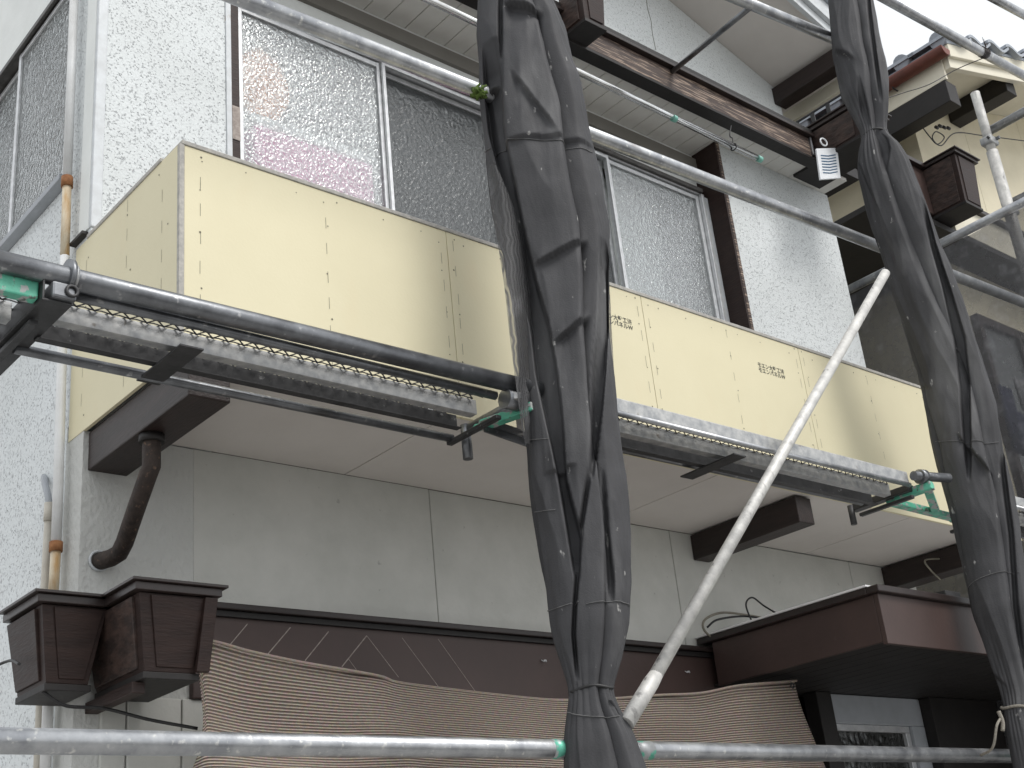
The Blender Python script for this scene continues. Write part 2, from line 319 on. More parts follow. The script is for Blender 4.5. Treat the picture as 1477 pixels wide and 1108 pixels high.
# --- walls
bx('wall', 'stucco', house, XW, 1.845, W, W + .12, 1.50, H)                    # upper front, beside the window
bx('wall', 'stucco', house, 4.612, XR, W, W + .12, 1.50, H)
bx('wall', 'recess_wall', house, 1.906, 4.600, WIN + .002, WIN + .10, 3.376, H)
MB().box(1.8455, 1.866, W - .006, W + .02, 1.55, H).build('corner_strip', 'white_trim', house, .002)
bx('post', 'brown_wood', house, 1.8665, 1.900, W + .0, W + .09, 1.55, H - .001, bevel=.002)
bx('post', 'chalk', house, 1.868, 1.899, W - .003, W - .0005, 2.62, 2.76, bevel=.001)
bx('wall', 'stucco_side', house, XW + .001, XW + .12, W + .121, 9.0, GZ, 2.385)   # side wall below the window
bx('wall', 'stucco_side', house, XW + .001, XW + .12, W + .121, 3.505, 2.386, H + .2)
bx('wall', 'recess_wall', house, XW + .001, XW + .12, 3.506, 9.0, 3.26, H + .6)
bx('corner_trim', 'white_trim', house, XW - .004, XW + .03, W - .006, W + .012, 2.12, H, bevel=.003)
bx('corner_trim', 'recess_wall', house, XW - .005, XW + .0, W + .013, W + .085, 2.12, H, bevel=.003)
bx('wall', 'stucco_side', house, XR - .12, XR - .001, W + .121, 9.0, GZ, H)
bx('wall', 'room', house, XW + .121, XR - .121, 8.8, 8.92, GZ, H)
bx('wall', 'stucco_low', house, XW, 1.7225, W + .0005, W + .12, GZ, 1.449, bevel=0)       # rough part at the corner
for i, (a, b) in enumerate(((1.723, 2.607), (2.611, 3.818), (3.822, 5.03), (5.034, XR))):
    bx('wall_panel', 'panel_paint', house, a, b, W, W + .1, .93, 1.449, bevel=.0025 if i else 0)
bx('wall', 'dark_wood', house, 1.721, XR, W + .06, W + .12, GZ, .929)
# concrete-like panels under the corner box
for a, b in ((XW + .07, 1.52), (1.524, 1.68), (1.684, 1.80)):
    bx('wall_panel', 'panel_paint', house, a, b, W - .012, W + .001, GZ, .70, bevel=.004)
# room behind the windows
bx('floor_slab', 'room', house, XW + .121, XR - .121, W + .122, 8.79, 1.40, 1.52)
bx('ceiling', 'room', house, XW + .121, XR - .121, W + .122, 8.79, H - .1, H - .03)
bx('room_wall', 'room', house, XW + .122, XR - .122, 5.6, 5.66, 1.521, H - .101)

# --- eave soffit of narrow boards
SB0, SBN, SBW = 1.30, 0, .106
proto = None
x = SB0
while x < XR - .06:
    if proto is None:
        proto = MB().box(0, SBW - .004, 3.16, WIN + .12, H, H + .02).build('soffit_board', 'soffit_plank', house, .0015); o = proto
    else:
        o = link_copy(proto, house)
    o.location = (x, 0, random.uniform(0, .0012)); x += SBW
bx('eave_backing', 'dark_wood', house, 1.29, XR + .06, 3.13, 3.74, H + .021, H + .09)
# --- long weathered beam in front of the soffit
bx('beam', 'brown_weathered', house, 2.2, 5.15, 3.10, 3.16, H - .012, 3.705, bevel=.004, label='long brown beam with bleached, flaking paint')
bx('beam_underside', 'dark_wood', house, 2.2, 5.20, 3.098, 3.168, H - .028, H - .0125, bevel=.002)
bx('beam_cap', 'brown_metal', house, 2.2, 5.18, 3.075, 3.18, 3.707, 3.722, bevel=.002)
bx('beam_cap', 'dark_wood', house, 2.2, 5.18, 3.088, 3.7, 3.723, 3.76, bevel=.002)
def deco(parent, x0, x1, yf, yb, z0, z1, inset=.022, face='brown_wood', side='brown_carved', frame=True, nm='corner_box'):
    """flared timber box: panels that lean out towards the top, corner posts, cap and bottom frame"""
    b = MB().hexa([(x0 + inset, yf + inset, z0 + .018), (x1 - inset, yf + inset, z0 + .018), (x1 - inset, yb, z0 + .018), (x0 + inset, yb, z0 + .018),
                   (x0, yf, z1), (x1, yf, z1), (x1, yb, z1), (x0, yb, z1)]).build(nm, face, parent, .002)
    # carved side panel (facing -X)
    q = MB().hexa([(x0 + inset - .008, yf + inset + .03, z0 + .03), (x0 + inset + .01, yf + inset + .03, z0 + .03), (x0 + inset + .01, yb - .004, z0 + .03), (x0 + inset - .008, yb - .004, z0 + .03),
                   (x0 - .008, yf + .03, z1 - .006), (x0 + .01, yf + .03, z1 - .006), (x0 + .01, yb - .004, z1 - .006), (x0 - .008, yb - .004, z1 - .006)])
    q.build('side_panel', side, b, .002)
    q = MB().hexa([(x0 + inset + .03, yf + inset - .006, z0 + .03), (x1 - inset - .012, yf + inset - .006, z0 + .03), (x1 - inset - .012, yf + inset + .01, z0 + .03), (x0 + inset + .03, yf + inset + .01, z0 + .03),
                   (x0 + .03, yf - .006, z1 - .006), (x1 - .012, yf - .006, z1 - .006), (x1 - .012, yf + .01, z1 - .006), (x0 + .03, yf + .01, z1 - .006)])
    q.build('front_panel', face, b, .002)
    MB().box(x0 + inset - .006, x1 - inset + .006, yf + inset - .006, yb - .001, z0, z0 + .0175).build('bottom_board', 'dark_wood', b, .002)
    cx = .018
    MB().box(x0 - cx, x1 + cx, yf - cx, yb - .001, z1 + .001, z1 + .022).build('cap', 'brown_metal', b, .002)
    MB().box(x0 - cx - .012, x1 + cx + .012, yf - cx - .012, yb - .001, z1 + .0225, z1 + .030).build('cap_lip', 'brown_metal', b, .001)
    return b
deco(house, 3.365, 3.54, 2.945, 3.099, 3.585, 4.02, .028)                                # box on the beam, beside the first net
deco(house, 5.20, 5.46, 2.82, 3.28, 3.585, 3.76)                                 # box at the right end of the beam
bx('beam_end_plate', 'galv', house, 5.152, 5.165, 3.09, 3.17, 3.60, 3.745, bevel=.002)
# slotted black rail on top of the right hand box
rail = MB().box(5.19, 5.20, 2.75, 3.3, 3.795, 3.805).box(5.19, 5.20, 2.75, 3.3, 3.86, 3.87)
for k in range(6): rail.box(5.191, 5.199, 2.76 + k * .1, 2.785 + k * .1, 3.805, 3.86)
rail.build('slotted_rail', 'black_steel', house, .002)

# --- gable above
GY = 3.75
def gz(x): return 5.03 - .29 * (x - 5.05)
MB().hexa([(XW, GY, 3.7), (6.0, GY, 3.7), (6.0, GY + .12, 3.7), (XW, GY + .12, 3.7), (XW, GY, gz(XW)), (6.0, GY, gz(6.0)), (6.0, GY + .12, gz(6.0)), (XW, GY + .12, gz(XW))]).build('gable_wall', 'gable_stucco', house, .002)
ck = crv([onY(x_, y_, GY - .0015) for x_, y_ in ((932, -6), (934, 12), (939, 30), (941, 48), (946, 72))], 4)
MB().tube(ck, .0013, 5).build('crack', 'ink', house)
XE = 6.17; VY = 3.24
def slab(x0, x1, y0, y1, dz0, dz1):
    return MB().hexa([(x0, y0, gz(x0) + dz0), (x1, y0, gz(x1) + dz0), (x1, y1, gz(x1) + dz0), (x0, y1, gz(x0) + dz0), (x0, y0, gz(x0) + dz1), (x1, y0, gz(x1) + dz1), (x1, y1, gz(x1) + dz1), (x0, y1, gz(x0) + dz1)])
slab(XW - .5, XE, VY, 9.0, .002, .03).build('gable_soffit', 'soffit_paint', house, .002)
slab(XW - .5, XE + .02, VY - .03, VY - .001, -.035, .10).build('barge_board', 'white_trim', house, .003)
slab(XW - .5, XE + .03, VY - .06, VY - .031, .03, .16).build('barge_board', 'white_trim', house, .003)
MB().box(XE, XE + .03, VY, 9.0, gz(XE) - .085, gz(XE) + .1).build('fascia_board', 'cream_trim', house, .003)
slab(XW - .6, XE + .08, VY - .09, 9.0, .161, .20).build('roof', 'roof_tile', house, .003)
MB().box(5.93, 6.04, VY + .03, GY - .001, gz(6.04) - .12, gz(6.04) - .002).build('purlin', 'brown_beam', house, .004)
MB().box(4.2, 4.31, VY + .03, GY - .001, gz(4.31) - .12, gz(4.31) - .002).build('purlin', 'brown_beam', house, .004)

# --- the wide front window
wx = [1.955, 2.60, 3.245, 3.89, 4.535]
win = bx('window', 'alu_dark', house, 1.906, 4.595, 3.425, 3.46, 3.335, 3.375, bevel=.002)
MB().box(1.926, 1.952, 3.402, 3.47, 1.53, 3.334).build('jamb', 'alu_dark', win, .002)
MB().box(1.930, 4.55, 3.384, 3.40, 3.325, 3.348).build('head_rail', 'alu_dark', win, .002)
MB().box(1.953, 4.55, 3.40, 3.47, 3.318, 3.333).build('head_track', 'aluminium', win, .001)
MB().box(4.538, 4.556, 3.388, 3.47, 1.53, 3.317).build('jamb', 'aluminium', win, .002)
MB().box(4.557, 4.600, 3.402, 3.48, 1.53, 3.317).build('jamb', 'white_trim', win, .002)
MB().box(1.906, 4.6, 3.40, 3.60, 1.521, 1.56).build('sill', 'aluminium', win, .002)
bx('post', 'brown_wood', house, 4.601, 4.6115, W - .012, WIN + .09, 1.55, H - .001, bevel=.001, label='deep brown side board of the window recess')
bx('post', 'brown_weathered', house, 4.6117, 4.632, W - .014, W + .004, 1.55, H - .001, bevel=.002)
for i in range(4):
    a, b = wx[i], wx[i + 1]; y = 3.408 if i in (0, 3) else 3.440
    fr = MB(); s_ = .016 if i == 0 else .022
    fr.box(a, a + s_, y, y + .022, 1.565, 3.312); fr.box(b - s_, b, y, y + .022, 1.565, 3.312)
    fr.box(a + s_, b - s_, y + .001, y + .021, 3.290, 3.311); fr.box(a + s_, b - s_, y + .001, y + .021, 1.566, 1.60)
    f_ = fr.build('sash', 'aluminium', win, .0015)
    MB().box(a + s_, b - s_, y + .009, y + .013, 1.60, 3.290).build('pane', 'pattern_glass' if i in (0, 3) else 'screen_glass', win)
# outer sliding insect screens in front of the two middle lights
for a, b in ((2.601, 3.23), (3.26, 3.888)):
    fr = MB(); s_ = .014; y = 3.392
    fr.box(a, a + s_, y, y + .012, 1.565, 3.314); fr.box(b - s_, b, y, y + .012, 1.565, 3.314); fr.box(a + s_, b - s_, y + .001, y + .011, 3.298, 3.3135)
    fr.build('screen_frame', 'aluminium', win, .001)
# --- side window
SX = XW - .012
sw = bx('window', 'alu_dark', house, SX - .004, SX + .05, 3.50, 5.4, 3.225, 3.258, bevel=.002)
MB().box(SX - .016, SX - .005, 3.50, 5.4, 3.215, 3.235).build('head_rail', 'alu_dark', sw, .002)
MB().box(SX - .022, SX + .05, 3.50, 5.4, 2.386, 2.408).build('sill', 'grey_paint', sw, .002)
for k, (a, b) in enumerate(((3.512, 4.005), (4.0, 4.5), (4.495, 5.0))):
    xo = SX + (.0 if k % 2 == 0 else .026)
    fr = MB(); s_ = .020
    fr.box(xo, xo + .02, a, a + s_, 2.41, 3.214); fr.box(xo, xo + .02, b - s_, b, 2.41, 3.214)
    fr.box(xo + .001, xo + .019, a + s_, b - s_, 3.196, 3.213); fr.box(xo + .001, xo + .019, a + s_, b - s_, 2.411, 2.432)
    fr.build('sash', 'aluminium', sw, .0015)
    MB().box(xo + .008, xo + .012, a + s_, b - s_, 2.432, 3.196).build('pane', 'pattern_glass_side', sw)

# --- balcony
D = 2.73; XB = 1.39; XBE = 5.57; ZB = 1.45; ZT = 2.092
bal = bx('balcony', 'concrete', house, XB + .02, XBE, D + .016, W - .001, ZB + .012, ZB + .09, bevel=.0)
for a, b in ((XB + .13, 2.262), (2.266, 3.48), (3.484, 4.7), (4.704, XBE - .012)):
    MB().box(a, b, D + .012, W - .002, ZB, ZB + .0115).build('soffit_panel', 'soffit_paint', bal, .0015)
MB().box(XB + .02, XBE - .001, D + .0135, D + .10, ZB + .091, ZT - .012).build('parapet_core', 'board_edge', bal)
MB().box(XB + .0155, XB + .10, D + .101, W + .0, ZB + .091, ZT - .012).build('parapet_core', 'board_edge', bal)
jx = [XB + .002, 2.300, 3.190, 4.105, 5.02, XBE]
dz_end = 0
for i in range(5):
    MB().box(jx[i] + .0012, jx[i + 1] - .0012, D, D + .012, ZB - .006, ZT - .006).build('siding_board', 'board', bal, .0012)
MB().box(XB - .012, XB - .0005, D + .012, W + .105, ZB - .002, ZT - .004).build('siding_board', 'board', bal, .0012)
MB().box(XB - .0125, XB + .0025, D - .002, D + .0115, ZB - .004, ZT - .005).build('corner_strip', 'board_edge', bal, .001)
MB().box(XB - .006, XBE, D - .004, D + .105, ZT - .0055, ZT + .008).build('coping', 'board_edge', bal, .002)
MB().box(XB - .016, XB + .10, D + .106, W + .02, ZT - .0055, ZT + .008).build('coping', 'board_edge', bal, .002)
MB().box(XB - .03, XB + .02, W + .021, W + .115, ZT + .01, ZT + .022).build('flashing', 'dark_wood', bal, .002)
# pencil dashes and nail heads
dash = MB(); nails = MB()
def disc(mb, c, ax, r):
    c = Vector(c); 
    if ax == 'y': pts = [c + Vector((math.cos(a) * r, 0, math.sin(a) * r)) for a in [k * math.pi / 3 for k in range(6)]]; n_ = [0, 1, 2, 3, 4, 5]
    else: pts = [c + Vector((0, math.cos(a) * r, math.sin(a) * r)) for a in [k * math.pi / 3 for k in range(6)]]; n_ = [0, 1, 2, 3, 4, 5]
    mb.add(pts, [tuple(n_)])
cols = []
for i in range(5):
    a, b = jx[i], jx[i + 1]
    cols += [a + (.048 if i == 0 else .026), (a + b) / 2 + random.uniform(-.012, .012), b - .026]
for cx in cols:
    z = ZB + .02 + random.uniform(0, .05); ln = random.uniform(.034, .044)
    while z < ZT - .05:
        x_ = cx + random.uniform(-.0015, .0015)
        dash.add([(x_ - .0007, D - .0007, z), (x_ + .0007, D - .0007, z), (x_ + .0009, D - .0007, z + ln), (x_ - .0005, D - .0007, z + ln)], [(0, 1, 2, 3)]); z += ln + random.uniform(.045, .062)
    for z in (ZB + .035, ZB + .20, ZB + .36, ZB + .50, ZT - .035):
        disc(nails, (cx + random.uniform(-.008, .008), D - .0009, z + random.uniform(-.02, .02)), 'y', random.uniform(.0022, .0034))
for x_ in [XB + .05 + .152 * k for k in range(24)]:
    disc(nails, (x_ + random.uniform(-.02, .02), D - .0009, ZT - .035 + random.uniform(-.008, .008)), 'y', random.uniform(.002, .0032))
for cy in (D + .10, D + .32, D + .60):
    z = ZB + .03 + random.uniform(0, .05)
    while z < ZT - .05:
        dash.add([(XB - .0127, cy + .0007, z), (XB - .0127, cy - .0007, z), (XB - .0127, cy - .0007, z + .04), (XB - .0127, cy + .0007, z + .04)], [(0, 1, 2, 3)]); z += .04 + random.uniform(.045, .06)
    for z in (ZB + .06, ZB + .22, ZB + .40, ZT - .05):
        disc(nails, (XB - .0129, cy + random.uniform(-.04, .04), z + random.uniform(-.03, .03)), 'x', random.uniform(.0025, .0035))
dash.build('pencil_marks', 'ink', bal, kind='stuff'); nails.build('nail_heads', 'ink', bal, kind='stuff')
def text(s_, size, xx, y, z, parent, mat, lift=0.001):
    cu = bpy.data.curves.new('printing', 'FONT'); cu.body = s_; cu.size = size; cu.space_line = .95; cu.offset = .0004
    to = bpy.data.objects.new('printing', cu); COL.objects.link(to)
    bpy.context.view_layer.update()
    me = bpy.data.meshes.new_from_object(to.evaluated_get(bpy.context.evaluated_depsgraph_get()))
    bpy.data.objects.remove(to); me.materials.clear(); me.materials.append(MATS[mat])
    o = bpy.data.objects.new('printing', me); COL.objects.link(o); o.parent = parent
    o.rotation_euler = (R_(90), 0, 0); o.location = (xx, y, z); return o
for x_, y_ in ((1092, 522), (863, 447)):
    p = onY(x_, y_, D - .0008)
    text('モエン大壁工法\nモエンパネルW', .0235, p.x, D - .0009, p.z - .018, bal, 'print_ink')
# balcony beams
def beam(x0, x1, y0, mat='brown_beam', zb=1.338, sub=None):
    return MB().box(x0, x1, y0, W - .001, zb, ZB - .0065).build('beam', mat, bal, .004)
beam(XB + .004, 1.512, 2.705, 'brown_beam', 1.328)
beam(3.942, 4.036, 2.765); beam(5.285, 5.40, 2.765)
# bent drain pipe below the corner beam
e0 = onZ(219, 628, 1.327); pth = [(e0.x, e0.y, 1.33), (e0.x, e0.y, 1.30), (e0.x, e0.y, 1.237)] + crv([onY(214, 684, 3.00), onY(196, 735, 3.09), onY(180, 782, 3.20)], 6) + [onY(172, 798, 3.235), onY(160, 805, 3.26), onY(143, 810, 3.309)]
MB().tube(pth, .0245, 20).build('drain_elbow', 'rust_brown', bal)
MB().torus(onY(143, 809, 3.307), (0, 1, 0), .027, .004).build('pipe_collar', 'white_trim', bal)
MB().tube([(e0.x, e0.y, 1.326), (e0.x, e0.y, 1.305)], .034, 20).build('pipe_flange', 'dark_wood', bal)

# --- fascia below the panels, chalk lines, drip cap
bx('fascia_board', 'brown_panel', house, 1.71, 4.30, W - .022, W + .04, .70, .952, bevel=.003)
bx('drip_cap', 'brown_metal', house, 1.68, 4.32, W - .05, W - .0005, .953, .972, bevel=.003)
bx('drip_cap', 'dark_wood', house, 1.69, 4.31, W - .034, W - .0225, .935, .9525, bevel=.001)
for (x0, y0), (x1, y1), wd in (((357, 900), (331, 931), 1.), ((419, 905), (386, 944), 1.2), ((474, 911), (440, 953), 1.2), ((529, 917), (493, 962), 1.3), ((529, 917), (575, 977), .8), ((580, 920), (632, 990), .7), ((632, 922), (686, 998), .7), ((503, 951), (514, 966), .6)):
    a = onY(x0, y0, W - .0228); b = onY(x1, y1, W - .0228); d = (b - a).normalized(); n_ = Vector((-d.z, 0, d.x)) * .0013 * wd
    k = [a + n_, a - n_, b - n_, b + n_]; MB().add(k, [(0, 1, 2, 3)]).build('chalk_line', 'chalk', house)
hk = MB()
for x_, y_ in ((785, 953), (992, 969)):
    p = onY(x_, y_, W - .03)
    for sx in (-.006, .006): hk.tube(crv([p + Vector((sx, .008, .004)), p + Vector((sx, -.004, -.004)), p + Vector((sx * .3, -.006, .002))], 4), .0016, 6)
hk.build('hook', 'white_plastic', house)

# --- corner box at lower left (wraps the house corner)
deco(house, XW + .016, 1.600, 2.968, W - .03, .682, .892, .032)
MB().hexa([(1.556, 2.972, .70), (1.592, 2.972, .70), (1.592, 2.986, .70), (1.556, 2.986, .70), (1.570, 2.950, .888), (1.606, 2.950, .888), (1.606, 2.964, .888), (1.570, 2.964, .888)]).build('side_board', 'brown_wood', house, .002)
deco(house, 1.222, XW + .014, 3.15, 3.37, .682, .892, .032, side='brown_wood')
bx('bracket', 'brown_wood', house, XW + .03, XW + .065, 3.03, W - .001, .652, .681)
# --- canopy over the entrance
XC = 3.90; CF = 2.475
can = bx('canopy', 'brown_metal', house, XC, 6.2, CF, W - .06, .985, 1.0, bevel=.001)
MB().box(XC - .0, XC + .02, CF + .021, W - .061, .818, .984).build('fascia_board', 'brown_panel', can, .002)
MB().box(XC, 6.2, CF, CF + .02, .808, .9842).build('fascia_board', 'brown_panel', can, .002)
MB().box(XC - .02, 6.21, CF - .02, CF + .03, .986, 1.012).build('edge_trim', 'brown_metal', can, .004)
MB().box(XC - .02, XC + .03, CF + .031, W - .003, .986, 1.012).build('edge_trim', 'brown_metal', can, .004)
MB().box(XC - .026, 6.2, CF + .025, W - .004, 1.0121, 1.019).build('roof_sheet', 'white_box', can, .001)
x = XC + .022; pb = None
while x < 6.1:
    if pb is None: pb = MB().box(0, .092, CF + .021, W + .05, .822, .834).build('soffit_board', 'dark_wood', can, .002); o = pb
    else: o = link_copy(pb, can)
    o.location = (x, 0, 0); x += .096
# --- entrance: post, grey door frame, dark glass, dark wall
bx('post', 'dark_wood', house, 4.50, 4.60, W - .07, W - .0, GZ, .821, bevel=.003)
dr = bx('door', 'grey_paint', house, 4.601, 5.29, W - .045, W + .02, .70, .82, bevel=.003)
MB().box(5.19, 5.29, W - .045, W + .02, GZ, .6995).build('jamb', 'grey_paint', dr, .003)
MB().box(4.601, 5.189, W - .03, W - .01, .672, .699).build('head_rail', 'aluminium', dr, .002)
MB().box(5.155, 5.188, W - .03, W - .01, GZ, .671).build('jamb', 'aluminium', dr, .002)
MB().box(4.601, 5.154, W - .012, W - .004, GZ, .671).build('pane', 'door_glass', dr)
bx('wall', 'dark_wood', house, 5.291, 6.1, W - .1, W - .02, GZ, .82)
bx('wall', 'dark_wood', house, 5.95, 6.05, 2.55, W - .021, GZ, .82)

# --- rain pipes on the side wall
def pvc(pts, r, mat, name='drain_pipe', **k): return MB().tube(pts, r, 16).build(name, mat, house, **k)
def sp(x_, y_): return onX(x_, y_, XW - .03)
pvc([onX(108, -30, XW - .03), sp(97, 258)], .0145, 'pipe_pvc')
def col_(a, b, r_=.0185): MB().tube([a, b], r_, 16).build('pipe_collar', 'rust', house)
col_(sp(97, 256), sp(96.6, 270))
pvc([sp(96.6, 268), sp(93.5, 370)], .0140, 'pipe_stained')
pvc([sp(93.5, 370), sp(84, 700), sp(81, 784)], .0142, 'pipe_pvc')
col_(sp(81, 782), sp(80.4, 796))
pvc([sp(80.5, 794), sp(76.5, 866)], .0140, 'pipe_stained')
pvc([sp(76.5, 866), sp(70, 1000), sp(62, 1180)], .0142, 'pipe_pvc')
pvc([sp(71.5, 729), sp(64, 860), sp(59, 1000), sp(52, 1180)], .0120, 'pipe_pvc_old')
pvc([sp(71.7, 726), sp(70.3, 752)], .0150, 'pipe_pvc_old', 'pipe_collar')
pvc(crv([onX(64, 688, XW + .0), onX(65, 698, XW - .02), onX(69, 714, XW - .03), sp(71.5, 730)], 6), .0098, 'grey_paint', 'cable_conduit')

# ================================================================== THINGS BEHIND THE GLASS
p0 = onY(372, 262, 3.50); 
tag(MB().box(2.035, 2.560, 3.445, 3.70, 1.6, 2.83).build('storage_box', 'pink_box', None, .01), 'pink storage box standing behind the patterned window glass', 'box')
tag(MB().box(2.03, 2.565, 3.440, 3.71, 2.831, 2.875).build('box_lid', 'white_box', None, .006), 'white lid lying on the pink box behind the window glass', 'lid')
sph = MB(); n1, n2 = 14, 20
cc = Vector((2.09, 3.475, 3.035))
for i in range(n1 + 1):
    for j in range(n2):
        th = math.pi * i / n1; ph = 2 * math.pi * j / n2
        d = Vector((math.sin(th) * math.cos(ph), math.sin(th) * math.sin(ph), math.cos(th)))
        d *= 1 + .12 * noise.noise(d * 2.1); sph.v.append(tuple(cc + Vector((d.x * .115, d.y * .03, d.z * .16))))
for i in range(n1):
    for j in range(n2): sph.f.append((i * n2 + j, (i + 1) * n2 + j, (i + 1) * n2 + (j + 1) % n2, i * n2 + (j + 1) % n2))
sph.smooth = True
tag(sph.build('plush_toy', 'orange_plush'), 'rounded orange soft shape above the pink box behind the glass', 'plush toy')
def curtain(x0, x1, y, label):
    cm = MB(); N = 60; zs = [1.56, 2.2, 2.8, 3.30]
    for z in zs:
        for i in range(N + 1): cm.v.append((x0 + (x1 - x0) * i / N, y + .018 * math.sin(i * 1.25 + z * .3), z))
    for k in range(len(zs) - 1):
        for i in range(N): a_ = k * (N + 1) + i; cm.f.append((a_, a_ + 1, a_ + N + 2, a_ + N + 1))
    cm.smooth = True; o = cm.build('curtain', 'curtain'); md = o.modifiers.new('thick', 'SOLIDIFY'); md.thickness = .003
    tag(o, label, 'curtain')
curtain(3.92, 4.30, 3.53, 'white curtain behind the pane beside the brown post')
curtain(2.65, 3.2, 3.56, 'white curtain behind the dark screened pane')

# ================================================================== SHADE CLOTH
top = [(284, 942), (300, 925), (360, 940), (430, 955), (500, 967), (548, 976), (575, 985), (650, 995), (720, 1003), (800, 1010), (880, 1008), (950, 1003), (1010, 1000), (1060, 990), (1100, 986), (1148, 982)]
CY = 3.02
tp = crv([onY(x_, y_, CY) for x_, y_ in top], 8)
NV = 70; cl = MB(); uvs = []
zb = -.75; zt0 = .70
for j in range(NV + 1):
    for i, t_ in enumerate(tp):
        v = j / NV; u = i / (len(tp) - 1)
        flat = zt0 - v * (zt0 - zb)
        z = t_.z + (zb - t_.z) * v
        d0 = (.68 - zb) * v; zz = .68 - d0 + (t_.z - .68) * math.exp(-d0 / .16)
        # left border waves in, the right border leans out
        x_ = t_.x + (.012 * math.sin(v * 22) * max(0, 1 - u * 6)) - (.02 if u < .02 else 0) * math.sin(min(1, v * 6) * math.pi) * 0
        if u > .9: x_ += -.03 * v * 0
        dy = .045 * math.sin(u * 9 + v * 7.5) * (1 - .2 * v) + .018 * noise.noise(Vector((u * 7 - v * 3.5, v * 7, 1.7))) + .010 * noise.noise(Vector((u * 17, v * 5 + u * 6, 5)))
        diag = math.sin((u * 1.0 - v * 1.15) * 16) * .065 * max(0, 1 - u * 1.9) + math.sin((1 - u) * 15 - v * 13) * .035 * max(0, 1 - (1 - u) * 2.2)
        dy += diag * min(1, v * 5)
        dy *= min(1, v * 8 + .25)
        cl.v.append((x_, CY + dy - .05 * math.sin(v * 2.0), zz)); uvs.append((x_, d0))
nI = len(tp)
for j in range(NV):
    for i in range(nI - 1): a_ = j * nI + i; cl.f.append((a_, a_ + nI, a_ + nI + 1, a_ + 1))
cl.smooth = True
cloth = cl.build('shade_cloth', 'shade_cloth')
ul = cloth.data.uv_layers.new(name='UVMap')
for lp in cloth.data.loops: ul.data[lp.index].uv = uvs[lp.vertex_index]
md = cloth.modifiers.new('thick', 'SOLIDIFY'); md.thickness = .003
tag(cloth, 'brown striped shade cloth sagging below the brown fascia', 'shade cloth')
hem = MB().tube([p + Vector((0, -.003, 0)) for p in tp], .0045, 8).build('hem', 'shade_cloth', cloth)
ey = onY(1143, 989, CY - .012)
MB().torus(ey, (0, 1, 0), .009, .003, 16, 6).build('eyelet', 'black_steel', cloth)

# ================================================================== SCAFFOLD
SY = 2.44
def pipe(a, b, label, mat='galv', r=.0243, name='scaffold_pipe', cat='pipe', group=None):
    o = MB().tube([Vector(a), Vector(a).lerp(Vector(b), .5), b], r, 28).build(name, mat); tag(o, label, cat, group); return o
def pin_collar(parent, c, ax, r=.031, hl=.02, mat='black_steel'):
    ax = Vector(ax).normalized(); c = Vector(c)
    return MB().tube([c - ax * hl, c + ax * hl], r, 20).build('collar', mat, parent)
def clamp(parent, c, mat='galv_zinc', s=.042):
    """two half shells with a bolt, seen as blocky coupler"""
    c = Vector(c); cl_ = MB().box(c.x - s, c.x + s, c.y - s * .8, c.y + s * .8, c.z - s * .55, c.z + s * .55).build('clamp', mat, parent, .010)
    MB().tube([c + Vector((-s * 1.25, -s * .5, 0)), c + Vector((s * 1.25, -s * .5, 0))], .007, 10).build('bolt', 'black_steel', cl_)
    MB().tube([c + Vector((s * .4, -s * .75, s * .2)), c + Vector((s * .4, -s * 1.25, s * .2))], .010, 6).build('nut', 'galv_dark', cl_, smooth=False)
    return cl_
# low rail, in front of the shade cloth
lowp = pipe((.55, SY, .428), (onY(1462, 1090, SY).x, SY, .430), 'galvanised scaffold rail crossing in front of the brown shade cloth', 'galv')
for x_, y_ in ((806, 1082), (926, 1085)):
    p = onY(x_, y_, SY)
    MB().tube([(p.x - .03, SY, .429), (p.x + .03, SY, .429)], .0247, 20).build('paint_mark', 'green_patch', lowp)
p = onY(1459, 1092, SY); MB().box(p.x - .006, p.x + .006, SY - .035, SY - .024, .40, .445).build('wedge', 'green_paint', lowp, .002)
# thick rail in front of the balcony
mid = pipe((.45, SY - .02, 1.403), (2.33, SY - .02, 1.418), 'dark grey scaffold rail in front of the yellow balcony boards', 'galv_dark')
cxx = onY(97, 400, SY - .02)
MB().tube([(cxx.x - .004, SY - .02, 1.409), (cxx.x + .007, SY - .02, 1.409)], .040, 24).build('flange', 'galv_dark', mid)
MB().tube([(cxx.x + .008, SY - .02, 1.409), (cxx.x + .016, SY - .02, 1.409)], .030, 24).build('flange', 'galv_zinc', mid)
# upper rail
ua = onY(330, -2, SY); ub = onY(1330, 377, SY); ue = onY(1500, 446, SY)
pipe(onY(250, -40, SY + .035), onY(1500, 446, SY + .035), 'long upper scaffold rail crossing in front of the window', 'galv')
# top rails
ta, tb = onY(1000, -28, SY), onY(1250, 76, SY)
pipe(ta, tb, 'high scaffold rail below the white gable soffit', 'galv')
na, nb_ = onY(1262, -10, SY - .1), onY(1500, 122, SY - .1)
np_ = pipe(na, nb_, 'scaffold rail against the sky bound with twisted wire', 'galv')
wm = MB(); wc = onY(1418, 76, SY - .1); ax_ = (nb_ - na).normalized()
for k in range(6): wm.torus(wc + ax_ * (.008 * k - .02), ax_ + Vector((0, .1 * k - .2, .1)), .0275, .0016, 20, 5)
for k in range(5): wm.tube([wc + Vector((0, -.02, .02)), wc + Vector((.02 - k * .012, -.03, .045 + .006 * k))], .0013, 5)
wm.build('wire_binding', 'rust_brown', np_)
pipe(onY(1415, -12, SY - .1), onY(1500, 34, SY - .1), 'scaffold rail end above the grey tiles of the neighbouring roof', 'galv')
tw = crv([wc + Vector((0, .01, -.03)), onY(1380, 100, 2.5), onY(1340, 122, 2.6), onY(1300, 135, 2.7), onY(1255, 150, 2.8)], 8)
tag(MB().tube(tw, .0025, 6).build('twisted_wire', 'cable'), 'thin twisted wire slung from the bound scaffold rail', 'wire')
